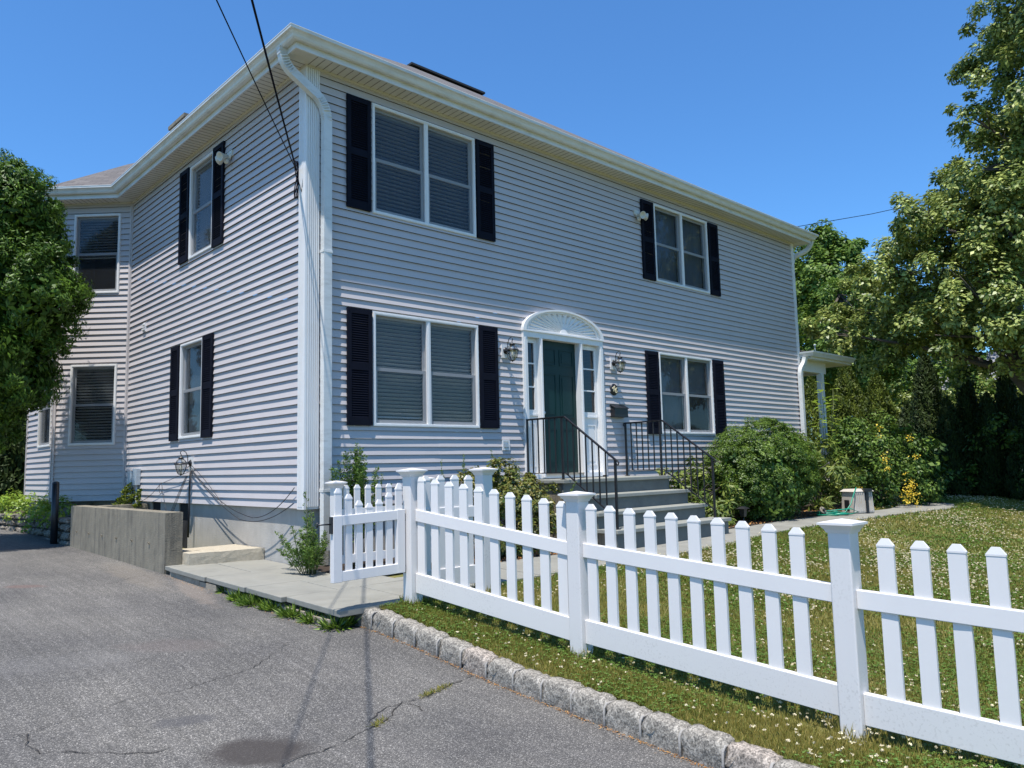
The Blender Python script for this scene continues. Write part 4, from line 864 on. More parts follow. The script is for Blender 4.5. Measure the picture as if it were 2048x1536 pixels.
def picket(p, d, z0, z1, par, wd=.088, th=.022, name='picket'):
    d = Matrix.Rotation(random.gauss(0, .02), 3, 'Z') @ Vector((d[0], d[1], 0)).normalized(); z1 += random.gauss(0, .002); n = Vector((-d.y, d.x, 0)); m = MB(); x, y = p; h = wd/2; t = th/2; c = Vector((x, y, 0))
    P = lambda a, b, z: c+d*a+n*b+Vector((0, 0, z))
    m.box8([P(-h, -t, z0), P(h, -t, z0), P(h, t, z0), P(-h, t, z0), P(-h, -t, z1-.045), P(h, -t, z1-.045), P(h, t, z1-.045), P(-h, t, z1-.045)])
    g = .002; m.box8([P(-h-g, -t-g, z1-.045), P(h+g, -t-g, z1-.045), P(h+g, t+g, z1-.045), P(-h-g, t+g, z1-.045), P(-h-g, -t-g, z1-.036), P(h+g, -t-g, z1-.036), P(h+g, t+g, z1-.036), P(-h-g, t+g, z1-.036)])
    m.box8([P(-h-g, -t-g, z1-.036), P(h+g, -t-g, z1-.036), P(h+g, t+g, z1-.036), P(-h-g, t+g, z1-.036), P(-h*.42, -t*.7, z1), P(h*.42, -t*.7, z1), P(h*.42, t*.7, z1), P(-h*.42, t*.7, z1)])
    return m.build(name, M['vinyl'], par)
def section(par, a, b, ts, rails=True, hp=.30, n0=.12, gap=.18):
    """a,b: (x,y,top rail height) ; ts: list of parameters for pickets"""
    A_, B_ = Vector(a), Vector(b); d = (B_-A_); L = math.hypot(d.x, d.y); u = d/L
    m = MB(); m.beam(A_, B_, .046, .105); m.build('top_rail', M['vinyl'], par, bevel=.004)
    lo = Vector((0, 0, -.565)); m = MB(); m.beam(A_+lo, B_+lo, .050, .172); m.build('bottom_rail', M['vinyld'], par, bevel=.004)
    t = n0
    while t < L-n0*.55:
        p = A_+u*t; picket((p.x, p.y), u, p.z-.60, p.z+hp, par); t += gap
fr = empty('picket_fence', (-.1, -4.3, .1), 'long white vinyl picket fence along the driveway edge, nearest the camera', 'picket fence')
P1 = (-.27, -2.50, 1.557); P2 = (-.02, -4.30, 1.350); P3 = (.0, -6.34, 1.205); P4 = (.02, -8.55, 1.12); PR = (.60, -2.50, 1.55)
for p, z0 in ((P1, .30), (P2, .08), (P3, -.05), (P4, -.1), (PR, .33)): post(p[0], p[1], z0, p[2], fr)
h = .0635; rt = lambda p: p[2]-.375
section(fr, (-.262, -2.50-h, rt(P1)), (-.03, -4.30+h, rt(P2)-.015), None, n0=.06, gap=.172)
section(fr, (-.02, -4.30-h, rt(P2)-.015), (.0, -6.34+h, rt(P3)), None, n0=.075, gap=.18)
section(fr, (0, -6.34-h, rt(P3)-.02), (.02, -8.55+h, rt(P4)), None, n0=.17, gap=.18)
section(fr, (-.27+h, -2.49, rt(P1)), (.60-h, -2.49, rt(PR)), None, n0=.10, gap=.172)
f2 = empty('picket_fence', (.6, -.7, .45), 'short white picket fence in front of the corner planting by the downspout', 'picket fence')
post(-.01, -.72, .35, 1.44, f2, .10); post(1.22, -.72, .4, 1.45, f2, .10)
A_, B_ = Vector((.04, -.72, 1.12)), Vector((1.17, -.72, 1.13)); m = MB(); m.beam(A_, B_, .04, .09); m.build('top_rail', M['vinyl'], f2); m = MB(); m.beam(A_-Vector((0, 0, .5)), B_-Vector((0, 0, .5)), .04, .09); m.build('bottom_rail', M['vinyl'], f2)
for k in range(8): picket((.115+.142*k, -.72), (1, 0), .56, 1.385, f2, .07, .022)
# gate, swung open over the landing
gt = empty('garden_gate', (-.36, -2.45, .55), 'open white picket gate with scalloped top hanging over the stone landing', 'gate')
GX0, GX1, GY = -1.075, -.345, -2.47
m = MB(); m.beam((GX0, GY, 1.165), (GX1, GY, 1.185), .046, .085); m.beam((GX0, GY, .70), (GX1, GY, .71), .046, .085); m.box(GX0-.002, GX0+.083, GY-.026, GY+.026, .612, 1.168); m.box(GX1-.083, GX1, GY-.026, GY+.026, .625, 1.188); m.build('gate_frame', M['vinyl'], gt, bevel=.004)
tops = [1.40, 1.345, 1.285, 1.26, 1.285, 1.345, 1.41]
for k, t in enumerate(tops): picket((GX0+.055+k*(GX1-GX0-.11)/6, GY), (1, 0), .70, t, gt, .062, .022)
m = MB(); m.box(GX0-.018, GX0-.002, GY-.02, GY+.02, 1.02, 1.16); m.tube([(GX0-.01, GY, 1.10), (GX0-.14, GY+.0, 1.10)], .007, 6); m.tube([(GX0-.14, GY, 1.12), (GX0-.14, GY, 1.08)], .008, 6); m.build('gate_latch', M['blackm'], gt)
m = MB()
for z in (1.13, .67): m.box(GX1-.002, GX1+.03, GY-.012, GY+.012, z-.05, z+.02)
m.build('gate_hinge', M['blackm'], gt)

# ------------------------------------------------------------------ trees
def tree(name, loc, label, cat, lobes, m, n, ln, wd, trunk=None, r0=.2, group=None, limbs=True, fill=0, **kw):
    root = empty(name, loc, label, cat, group); foliage('crown', [lobefoliage(lobes, n, ln, wd, **kw)]+([lobefoliage([(a[0], a[1], a[2], a[3]*.9) for a in lobes], fill, ln*1.7, wd*2.6, clumps=20, crad=.5, up=.2, shell=(.0, .7))] if fill else []), m, root)
    mb = MB(); tp = [Vector(p) for p in trunk] if trunk else [Vector(loc), Vector(lobes[0][:3])]
    mb.tube(tp, r0, 10, r1=r0*.45)
    if limbs:
        for lb in lobes:
            c = Vector(lb[:3]); s = min(tp[1:], key=lambda p: (p-c).length+ (1.5 if p.z > c.z else 0)); mid = s.lerp(c, .5)+Vector((random.uniform(-.3, .3), random.uniform(-.3, .3), random.uniform(-.1, .5)))
            mb.tube([s, mid, c], r0*.28, 6, r1=r0*.06)
            for k in range(3):
                e = c+Vector((random.uniform(-1, 1), random.uniform(-1, 1), random.uniform(-.2, 1)))*lb[3]*.8; mb.tube([mid.lerp(c, .6), e], r0*.07, 5, r1=r0*.02)
    mb.build('trunk', M['bark'], root); return root
LEFT = [(-2.15, 6.04, 5.84, .90), (-1.86, 6.18, 6.10, .62), (-1.62, 6.24, 5.5, .58), (-1.27, 6.16, 4.72, .55), (-1.79, 5.88, 4.47, .90), (-1.33, 6.18, 3.99, .52), (-1.99, 6.02, 3.25, .86), (-1.68, 6.15, 3.05, .46), (-2.49, 6.1, 4.65, 1.13), (-2.63, 6.11, 3.38, 1.10), (-2.15, 6.24, 2.45, .55), (-2.9, 6.3, 5.6, .9), (-3.2, 6.6, 4.4, 1.1)]
tree('evergreen_tree', (-2.75, 6.4, .45), 'bushy green evergreen tree at the left edge overlapping the bay', 'tree', LEFT, L_['left'], 17000, .075, .022, trunk=[(-2.75, 6.4, .4), (-2.6, 6.3, 2.2), (-2.4, 6.2, 4.2), (-2.2, 6.15, 6)], r0=.16, clumps=75, crad=.20, up=.3, shell=(.62, .98), droop=-.9, fill=4000)
MAPLE = [(15.55, -4.1, 11.2, .92), (16.2, -3.36, 11.15, .70), (14.9, -4.43, 9.65, 1.0), (15.86, -3.64, 9.49, .78), (14.36, -3.41, 9.0, .45), (16.72, -3.82, 8.75, 1.26), (15.36, -3.3, 8.08, .95), (15.99, -2.55, 8.2, .5), (14.71, -3.58, 6.8, 1.15), (15.52, -2.36, 7.47, .75), (13.96, -2.09, 6.91, .58), (16.72, -3.85, 6.55, 1.26), (15.16, -2.55, 6.32, 1.06), (15.61, -1.34, 6.42, .75), (13.98, -1.27, 5.68, .7), (15.31, -1.72, 5.43, 1.08), (14.32, -3.27, 5.12, 1.13), (15.59, -.15, 5.22, .80), (14.22, -.02, 4.64, .58), (15.45, -.91, 4.58, .82), (14.34, -2.29, 4.27, .74), (15.65, -2.82, 4.21, .92), (14.53, -4.09, 4.36, 1.0), (16.91, -4.85, 10.9, 1.54), (15.71, -4.95, 8.12, 1.58), (16.49, -4.73, 6.07, 1.64), (15.04, -5.16, 11.21, 1.4), (16.02, -4.43, 12.95, 1.21), (17.8, -4.2, 8.0, 1.6), (17.6, -3.0, 6.0, 1.3), (17.5, -5.6, 5.6, 1.6)]
tree('shade_tree', (15.6, -5.0, .5), 'tall shade tree with pale flickering leaves filling the right edge', 'tree', MAPLE, L_['maple'], 4600, .105, .058, trunk=[(15.6, -5.0, .3), (15.5, -4.4, 2.0), (15.4, -3.6, 3.3), (15.5, -3.6, 5.2), (15.9, -4.1, 8), (16.0, -4.4, 12)], r0=.26, clumps=30, crad=.27, up=.7, shell=(.35, 1.18), jit=.4)
tree('broadleaf_tree', (35.6, 9.8, .5), 'tall green tree far behind the right end of the roof', 'tree', [(35.65, 9.63, 12.94, 1.2), (36.04, 8.75, 12.53, 1.0), (36.23, 10.77, 12.46, 1.3), (36.24, 8.25, 11.38, 1.0), (34.69, 9.32, 10.82, 1.6), (35.15, 8.28, 9.9, 1.3), (35.16, 10.69, 10.06, 1.5), (36.5, 11.5, 9, 2.0), (36, 9.5, 8, 2), (36.2, 12.2, 11, 1.6), (35.8, 9.2, 5.5, 2.2)], L_['back'], 1500, .22, .13, r0=.3, clumps=16, crad=.32, up=.7)
tree('broadleaf_tree', (25.5, 4.7, .5), 'bright green tree behind the porch roof in front of taller trees', 'tree', [(25.79, 4.74, 8.0, .85), (25.47, 5.45, 7.27, .95), (26.05, 4.11, 7.32, .95), (24.3, 5.58, 6.17, .8), (24.82, 4.44, 6.06, 1.2), (27.25, 3.79, 7.82, 1.0), (25.22, 3.48, 5.97, 1.0), (26, 5.6, 5.2, 1.5), (26, 3.6, 4.6, 1.3)], L_['back'], 2600, .13, .085, r0=.2, clumps=20, crad=.3, up=.7)
for i, (x, y, h, lab) in enumerate(((30, -4, 8, 'dark green tree behind the dark conifer row'), (34, 4.5, 9, 'round dark tree behind the far end of the lawn'), (26.5, -.5, 5.5, 'small green tree filling the gap behind the conifers'), (32, -8, 11, 'large dark tree at the far right behind the shade tree'), (24, -5.5, 5.5, 'leafy bush behind the right part of the conifer row'), (37, 15, 10, 'dark tree far behind the porch'))):
    lb = [(x+random.uniform(-1, 1)*h*.2, y+random.uniform(-1, 1)*h*.25, h*f, h*random.uniform(.17, .24)) for f in (.28, .32, .45, .5, .62, .7, .82, .85)]
    tree('background_tree', (x, y, .5), lab, 'tree', lb, L_['back'], 900, .2, .13, r0=.2, clumps=14, crad=.32, up=.6, limbs=False)
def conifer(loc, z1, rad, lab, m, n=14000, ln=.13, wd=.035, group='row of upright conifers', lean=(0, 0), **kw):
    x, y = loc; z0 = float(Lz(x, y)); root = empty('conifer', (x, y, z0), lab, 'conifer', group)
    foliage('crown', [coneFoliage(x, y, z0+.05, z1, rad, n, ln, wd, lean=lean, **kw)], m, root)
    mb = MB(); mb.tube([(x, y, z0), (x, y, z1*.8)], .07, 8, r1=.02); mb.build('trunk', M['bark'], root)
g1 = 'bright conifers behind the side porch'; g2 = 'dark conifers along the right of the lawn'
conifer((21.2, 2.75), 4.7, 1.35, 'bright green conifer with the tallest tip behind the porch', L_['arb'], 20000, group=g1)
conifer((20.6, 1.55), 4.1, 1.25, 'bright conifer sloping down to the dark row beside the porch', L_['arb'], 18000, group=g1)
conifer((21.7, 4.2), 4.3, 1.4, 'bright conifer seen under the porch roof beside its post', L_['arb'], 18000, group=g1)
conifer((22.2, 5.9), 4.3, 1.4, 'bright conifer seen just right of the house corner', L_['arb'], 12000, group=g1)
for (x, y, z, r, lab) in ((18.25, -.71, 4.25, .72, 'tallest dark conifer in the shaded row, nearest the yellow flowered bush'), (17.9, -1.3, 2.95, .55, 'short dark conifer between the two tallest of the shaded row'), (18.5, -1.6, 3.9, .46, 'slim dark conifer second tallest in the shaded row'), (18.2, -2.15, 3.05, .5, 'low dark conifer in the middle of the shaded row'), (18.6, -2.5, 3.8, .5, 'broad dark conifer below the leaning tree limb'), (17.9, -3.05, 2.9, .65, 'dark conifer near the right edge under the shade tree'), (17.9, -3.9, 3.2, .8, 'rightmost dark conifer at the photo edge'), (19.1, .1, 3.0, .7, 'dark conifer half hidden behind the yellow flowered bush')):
    conifer((x, y), z, r, lab, L_['arb_shade'], 13000, ln=.11, wd=.03, group=g2, prof=.6)
# vine and shrub leaves straggling over the dark row
def shrub(name, loc, label, cat, parts, m, stems=None, group=None):
    root = empty(name, loc, label, cat, group); foliage('foliage', parts, m, root)
    if stems:
        mb = MB(); 
        for s_ in stems: mb.tube(s_[0], s_[1], 5, r1=s_[1]*.4)
        mb.build('stem', M['bark'], root)
    return root
shrub('sunlit_bush', (21.3, .7, .5), 'loose sunlit bush between the bright conifers and the dark row', 'bush', [lobefoliage([(21.3, .7, 2.6, .8), (21.2, .2, 1.8, .9), (21.5, .9, 3.6, .6), (21.4, -.5, 2.9, .8), (21.6, -1.4, 3.3, .8), (21.6, -2.6, 3.2, .9), (21.2, 1.2, 1.4, .8)], 1500, .11, .07, clumps=22, crad=.3, up=.7)], L_['maple'])
shrub('climbing_shrub', (17.4, -3.2, .5), 'loose green vine straggling over the dark conifers at right', 'shrub', [lobefoliage([(17.2, -2.9, 1.7, .5), (17.3, -3.4, 1.2, .55), (17.4, -2.6, 2.3, .35), (17.2, -3.7, 2.0, .45), (17.5, -2.1, 1.9, .3), (17.3, -1.8, 1.1, .4)], 900, .10, .06, clumps=14, crad=.4, up=.4)], L_['bushy'])
for i, (x, y) in enumerate(((-.9, 14.5), (.1, 14.2), (-1.9, 14.8), (-3.2, 14), (1.4, 16))):
    conifer((x, y), 5.2+.4*(i % 2), 1.0, ('dark conifer behind the bay at the end of the driveway', 'dark conifer behind the bay nearest the house', 'dark conifer across the end of the driveway', 'dark conifer at the far left edge of the driveway end', 'dark conifer hidden behind the bay corner')[i], L_['arb_shade'], 16000, ln=.2, wd=.06, group='dark conifers at the end of the driveway', core=.45, prof=.5)
# ------------------------------------------------------------------ shrubs round the house
def stemlets(cx, cy, z0, r, h, n, th=.012): return [([(cx+random.uniform(-.1, .1), cy+random.uniform(-.1, .1), z0), (cx+random.uniform(-r, r)*.6, cy+random.uniform(-r, r)*.5, z0+h*.5), (cx+random.uniform(-r, r), cy+random.uniform(-r, r)*.7, z0+h*random.uniform(.7, 1))], th) for _ in range(n)]
shrub('rounded_yew', (9.0, -.9, .46), 'big clipped rounded shrub of fine green needles right of the steps', 'shrub', [lobefoliage([(8.95, -.88, 1.38, 1.0, (1.5, .80, .96)), (8.15, -1.0, 1.25, .62, (1, .75, 1.1)), (9.8, -1.0, 1.28, .62, (1, .75, 1.1)), (9.0, -1.0, 1.95, .5, (1.6, .8, .75))], 56000, .036, .013, clumps=330, crad=.10, up=.9, shell=(.86, 1.0)), lobefoliage([(9.0, -.86, 1.32, .88, (1.5, .78, .96))], 18000, .09, .05, clumps=60, crad=.4, up=.3, shell=(.2, .9))], L_['yew'], stemlets(9, -.8, .42, .6, 1.2, 10, .02))
shrub('rhododendron', (7.15, -.7, .46), 'leafy rhododendron against the right hand stair railing', 'shrub', [lobefoliage([(7.2, -.62, 1.05, .50, (1, .9, 1.1)), (6.75, -.6, .85, .42), (7.4, -.9, .85, .42), (7.1, -1.05, .65, .30), (7.35, -.5, 1.4, .35), (6.6, -.45, 1.15, .3)], 3300, .115, .034, clumps=34, crad=.30, up=.5, shell=(.5, 1.05))], L_['rhodo'], stemlets(7.1, -.7, .42, .5, .9, 9))
shrub('rhododendron', (11.4, -.7, .48), 'tall rhododendron with drooping leaves between the round shrub and yellow flowers', 'shrub', [lobefoliage([(11.2, -.5, 1.55, .55), (11.8, -.6, 1.65, .5), (10.7, -.4, 1.6, .45), (11.4, -.95, 1.05, .55), (11.9, -1.0, 1.1, .5), (10.8, -.7, 1.9, .3)], 2600, .14, .04, clumps=28, crad=.32, up=.3, droop=.4)], L_['rhodo'], stemlets(11.4, -.7, .42, .6, 1.3, 9))
rt_ = shrub('flowering_bush', (13.4, -1.15, .48), 'large broad leaved bush carrying clusters of yellow blossom', 'bush', [lobefoliage([(12.7, -1.0, 1.5, .75), (13.4, -1.15, 1.65, .8), (14.2, -1.35, 1.5, .75), (13.0, -1.3, .95, .7), (13.9, -1.5, .9, .7), (14.8, -1.5, 1.35, .5), (12.9, -.9, 2.05, .45), (14.0, -1.3, 2.1, .4), (14.9, -1.65, .85, .45)], 4600, .075, .042, clumps=34, crad=.27, up=.5), lobefoliage([(14.9, -1.6, 1.4, .5), (14.4, -1.5, 2.0, .4), (15.1, -1.7, .9, .4), (14.2, -1.9, 1.6, .35)], 700, .14, .085, clumps=14, crad=.4, up=.5, shell=(.7, 1.15))], L_['bushy'], stemlets(13.5, -1.2, .42, .9, 1.5, 12, .018))
fl = []
for (x, y, z, r) in ((12.35, -1.8, 1.52, .12), (12.3, -1.82, 1.30, .09), (12.85, -1.95, .80, .15), (13.0, -2.0, .95, .17), (13.15, -2.0, .72, .16), (12.8, -2.0, .64, .1), (11.6, -1.4, .80, .09), (11.75, -1.45, .90, .07), (11.45, -1.4, .68, .06), (12.05, -1.3, .9, .07), (12.9, -1.5, 2.2, .08), (13.4, -1.9, 1.95, .1), (13.5, -1.95, 1.55, .1), (13.2, -2.05, .55, .08), (12.4, -1.7, 2.0, .07), (13.05, -1.9, 1.2, .07)): fl.append((x, y, z, r))
foliage('blossom', [lobefoliage(fl, 2400, .036, .032, clumps=4, crad=.9, up=.3, shell=(.1, .6))], L_['yell'], rt_)
# bright sapling by the porch downspout
root = empty('sapling', (12.0, -.55, .48), 'thin sapling with large bright leaves in front of the porch post', 'sapling')
mb = MB(); PP = []; DD = []
for k in range(5):
    b = Vector((12.0+.1*k, -.6, .6)); t = Vector((11.75+.22*k, -.7+.05*(k % 3), 2.75+.12*((k*2) % 5))); mb.tube([b, b.lerp(t, .5)+Vector((.05, 0, .1)), t], .012, 5, r1=.004)
    for j in range(9):
        f = .5+.5*j/8; p = b.lerp(t, f); a = j*2.4+k
        for w_ in range(2): PP.append(p); DD.append((math.cos(a+w_*2.6), math.sin(a+w_*2.6), -.15))
mb.build('stem', M['stem'], root); PP = np.array([tuple(p) for p in PP]); n = len(PP); D = unit(np.array(DD)); N_ = unit(np.tile([0, 0, 1.], (n, 1))+rnd(n)*.35)
foliage('leaves', [leaves(PP, N_, D, rs.uniform(.14, .24, n), rs.uniform(.06, .09, n), rs.uniform(0, 1, n))], L_['sap'], root)
# azalea left of the steps
shrub('azalea', (2.4, -.75, .42), 'wide azalea with green and bronze leaves left of the steps behind the fence', 'shrub', [lobefoliage([(1.75, -.8, 1.02, .42), (2.25, -.7, 1.18, .46), (2.75, -.75, 1.14, .44), (3.1, -.85, .95, .36), (2.1, -1.0, .80, .48), (2.7, -1.05, .78, .45), (1.5, -.8, .8, .36), (2.5, -.65, 1.42, .28), (2.0, -.6, 1.38, .25), (2.9, -.65, 1.3, .25)], 9500, .06, .027, clumps=60, crad=.24, up=.5, shell=(.4, 1.05))], L_['azalea'], stemlets(2.4, -.8, .40, .8, .8, 26, .010))
def feathery(name, label, stems_, nper, ln, m=L_['fern'], cat='plant', group=None, wd=.009, spread=1.0):
    x0 = sum(s[0][0] for s in stems_)/len(stems_); root = empty(name, stems_[0][0], label, cat, group); mb = MB(); Ps = []; Ds = []; Ls = []
    for b, t, fr_ in stems_:
        b, t = Vector(b), Vector(t); mid = b.lerp(t, .5)+Vector((random.uniform(-.04, .04), random.uniform(-.04, .04), .05)); mb.tube([b, mid, t], .006, 5, r1=.002)
        for _ in range(nper):
            f = fr_+(1-fr_)*random.random(); p = b*(1-f)**2+mid*2*f*(1-f)+t*f*f; a = random.uniform(0, 6.28); d = Vector((math.cos(a), math.sin(a), random.uniform(.2, .9))); Ps.append(p); Ds.append(d); Ls.append(ln*(1.15-.75*f)*spread)
    mb.build('stem', M['stem'], root); Ps = np.array([tuple(p) for p in Ps]); n = len(Ps); D = unit(np.array([tuple(d) for d in Ds])); Ls = np.array(Ls)
    k = 3; P3_ = np.repeat(Ps, k, 0)+np.repeat(D, k, 0)*(rs.uniform(0, .5, (n*k, 1))*np.repeat(Ls, k)[:, None]); D3 = unit(np.repeat(D, k, 0)+rnd(n*k)*.55); L3 = np.repeat(Ls, k)*rs.uniform(.4, .9, n*k)
    foliage('foliage', [leaves(P3_, unit(rnd(n*k)+np.array([0, 0, .6])), D3, L3, wd, rs.uniform(0, 1, n*k))], m, root); return root
S = []
for k in range(26): a = random.uniform(0, 6.28); r = random.uniform(.0, .36); S.append(((.42+r*.25*math.cos(a), -.45+r*.2*math.sin(a), .45), (.42+r*math.cos(a), -.48+r*.6*math.sin(a), 1.80-r*.7+random.uniform(-.15, .08)), .25))
feathery('feathery_shrub', 'feathery bright green shrub behind the short corner fence', S, 130, .10, wd=.013)
S = []
for k in range(15): a = random.uniform(0, 6.28); r = random.uniform(.05, .36); S.append(((-.17+r*.3*math.cos(a), -.42+r*.3*math.sin(a), .42), (-.2+r*1.0*math.cos(a), -.42+r*math.sin(a), .98-r*.5+random.uniform(-.15, .1)), .15))
S += [((-.15, -.3, .42), (-.17, -.33, 1.32), .25), ((-.15, -.5, .42), (-.2, -.52, 1.10), .2), ((-.15, -.2, .42), (-.3, .12, .86), .3)]
feathery('feathery_weed', 'bushy green weed growing at the foundation corner beside the gate', S, 75, .10, wd=.010)
S = [((.72+.1*k, -.5, .5), (.74+.12*k, -.5, 1.5-.12*k), .4) for k in range(2)]+[((1.62, -.55, .5), (1.60, -.55, 1.66), .5), ((1.7, -.5, .5), (1.66, -.5, 1.48), .5), ((2.0, -.5, .8), (2.0, -.5, 1.72), .6), ((2.5, -.45, .8), (2.48, -.5, 1.78), .6), ((2.56, -.45, .8), (2.56, -.5, 1.62), .6), ((2.9, -.5, .7), (3.0, -.5, 1.5), .6), ((3.2, -.95, .6), (3.38, -1.2, 1.32), .6), ((3.2, -.95, .6), (3.42, -1.1, 1.22), .6)]
feathery('wild_shoots', 'thin feathery shoots rising above the azalea and fence', S, 60, .06)
feathery('leggy_shrub', 'leggy dark weed beside the utility boxes behind the cellar wall', [((-.15-.1*k % .5, 5.9-.12*k, .9), (-.1-.07*(k % 4), 5.9-.13*k, 1.42-.03*k), .2) for k in range(6)], 40, .12, L_['arb'], wd=.03)
shrub('ground_cover', (-1.1, 8.0, .85), 'low bright green ground cover in the raised bed behind the retaining wall', 'plant', [lobefoliage([(-1.15, 6.6+.42*k, .98+.05*math.sin(k*2), .30) for k in range(10)]+[(-.9, 6.7+.5*k, 1.0, .25) for k in range(5)], 2600, .05, .035, clumps=20, crad=.35, up=.8)], L_['sap'])
def tuft(P, n, r, h, seed, wd=.007):
    q_ = rs.RandomState if False else None; a = rs.uniform(0, 6.28, n); rr = r*rs.uniform(0, 1, n)**.6
    B = np.stack([P[0]+rr*np.cos(a), P[1]+rr*np.sin(a)*.8, np.full(n, P[2])], 1); D = unit(np.stack([np.cos(a)*.8, np.sin(a)*.8, rs.uniform(.4, 1.3, n)], 1)+rnd(n)*.3); return leaves(B, unit(rnd(n)+np.array([0, 0, .5])), D, h*rs.uniform(.5, 1.1, n), wd, rs.uniform(0, 1, n))
for i, (x, y, r) in enumerate(((-.98, -.13, .05), (-1.04, -.62, .09), (-1.03, -.93, .13), (-1.0, -1.28, .10), (-.98, -1.66, .12), (-.95, -1.97, .10), (-.92, -2.30, .13))):
    root = empty('weed_tuft', (x, y, float(A(x, y))), 'green weed in the seam below the stone landing, %s counting from the cellar wall' % ORD[i], 'weed', 'weeds along the landing seam')
    foliage('leaves', [tuft((x, y, float(A(x, y))+.004), int(2600*r), r, .10+r*.3, i, .014)], L_['yew'], root)
for i, pts in enumerate(([(-1.25, -3.965), (-.98, -3.89)], [(-1.78, -4.18), (-1.68, -4.13)])):
    root = empty('weed_tuft', (*pts[0], 0), ('long tuft of grass sprouting in the asphalt crack near the kerb', 'short tuft of grass sprouting in the middle of the asphalt crack')[i], 'weed')
    foliage('leaves', [tuft((pts[0][0]+(pts[1][0]-pts[0][0])*t, pts[0][1]+(pts[1][1]-pts[0][1])*t, float(A(0, pts[0][1]))+.002), 24, .022, .04, 3, .005) for t in np.linspace(0, 1, 10 if i == 0 else 4)], L_['grass'], root)
# ------------------------------------------------------------------ lawn: grass, clover, flowers, litter (uncountable)
def field(n, x0, x1, y0, y1, excl=True, power=1.0):
    x = x0+(x1-x0)*rs.uniform(0, 1, n)**power; y = rs.uniform(y0, y1, n)
    ok = np.ones(n, bool)
    if excl:
        fy = np.interp(x, [p[0] for p in far], [p[1] for p in far]); ny = np.interp(x, [p[0] for p in near], [p[1] for p in near])
        inp = (x > .3) & (x < 15.15) & (y > ny+.03) & (y < fy+.03); ok &= ~inp; ok &= ~((y > -1.45) & (x < 14.3)); ok &= ~((y > -2.47) & (x < .65)); ok &= x > np.interp(y, [-8, -5.6, -4.2, -3.2, -2.6, -2.2], [-.66, -.59, -.56, -.58, -.60, -.60])
    return x[ok], y[ok]
patch = lambda x, y: .5+.25*np.sin(x*2.1+y*1.3)+.25*np.sin(x*.9-y*2.7+1)+.18*np.sin(x*5.3+y*4.1)
def blades(x, y, h, wd, tscale=1.0):
    n = len(x); P = np.stack([x, y, Lz(x, y)-.012], 1); D = unit(rnd(n)*np.array([.55, .55, .2])+np.array([0, 0, 1.])); N_ = unit(rnd(n)*np.array([1, 1, .3]))
    t = np.clip(rs.uniform(0, .45, n)+.55*(patch(x, y) < rs.uniform(0, .9, n))*rs.uniform(.3, 1, n), 0, 1)*tscale
    return leaves(P, N_, D, h*rs.uniform(.5, 1.2, n), wd, t, 0)
g = []
x, y = field(95000, -.62, 2.2, -8.3, -2.4); g.append(blades(x, y, .048, .0055))
x, y = field(90000, 2.2, 7, -8.5, -2.2); g.append(blades(x, y, .050, .010))
x, y = field(60000, 7, 18.5, -9, .2); g.append(blades(x, y, .055, .022))
x, y = field(20000, 14.0, 19, -4, 3); g.append(blades(x, y, .055, .022))
x = rs.uniform(-.60, -.12, 26000); y = rs.uniform(-8, -2.45, 26000); k = x > np.interp(y, [-8, -5.6, -4.2, -3.2, -2.6, -2.2], [-.64, -.57, -.54, -.56, -.62, -.62]); g.append(blades(x[k], y[k], .045, .0055, 1.15))
for px_, py_ in ((-.27, -2.5), (-.02, -4.3), (0, -6.34), (.6, -2.5)):
    a = rs.uniform(0, 6.28, 150); rr = rs.uniform(.07, .13, 150); g.append(blades(px_+rr*np.cos(a), py_+rr*np.sin(a), .095, .006))
V, F, T = merge(g); o = npmesh('grass', V, F, L_['grass'], None, T); tag(o, 'short patchy green and straw coloured lawn grass', 'grass', kind='stuff')
def clover(n, x0, x1, y0, y1, s, power=1):
    x, y = field(n, x0, x1, y0, y1, power=power); keep = patch(x, y) > rs.uniform(.1, .8, len(x)); x, y = x[keep], y[keep]; n = len(x)
    out = []
    a0 = rs.uniform(0, 6.28, n); h = rs.uniform(.015, .045, n)
    for k in range(3):
        a = a0+k*2.094; P = np.stack([x, y, Lz(x, y)+h-.01], 1); D = np.stack([np.cos(a), np.sin(a), np.full(n, .15)], 1); out.append(leaves(P, unit(np.tile([0, 0, 1.], (n, 1))+rnd(n)*.25), D, s, s*.9, rs.uniform(0, 1, n), .05))
    return merge(out)
V, F, T = merge([clover(26000, -.62, 2.4, -8, -2.4, .014), clover(22000, 2.4, 8, -8.5, -2.2, .022), clover(12000, 8, 17, -9, -.5, .035)]); o = npmesh('clover_leaves', V, F, L_['clover'], None, T); tag(o, 'clover leaves spread through the lawn', 'clover', kind='stuff')
def heads(n, x0, x1, y0, y1, s, seg=6):
    x, y = field(n, x0, x1, y0, y1); keep = np.clip(.5+.3*np.sin(x*1.7-y*2.2)+.25*np.sin(x*.8+y*1.1+2)+.3*np.sin(x*6.1+y*3.7)*np.sin(y*5.3-x*2.2), 0, 2)**1.6 > rs.uniform(0, .95, len(x)); x, y = x[keep], y[keep]; n = len(x)
    c = np.stack([x, y, Lz(x, y)+rs.uniform(.035, .07, n)], 1); s = s*rs.uniform(.7, 1.2, n); out = []
    for k in range(8):
        u = rnd(n); u[:, 2] = np.abs(u[:, 2])*.9; out.append(leaves(c-np.array([0, 0, .3])*s[:, None]*.4, unit(np.cross(u, rnd(n))+1e-4), unit(u), s*.75, s*.55, rs.uniform(0, .6, n)+(k > 6)*.4, .1))
    return merge(out)
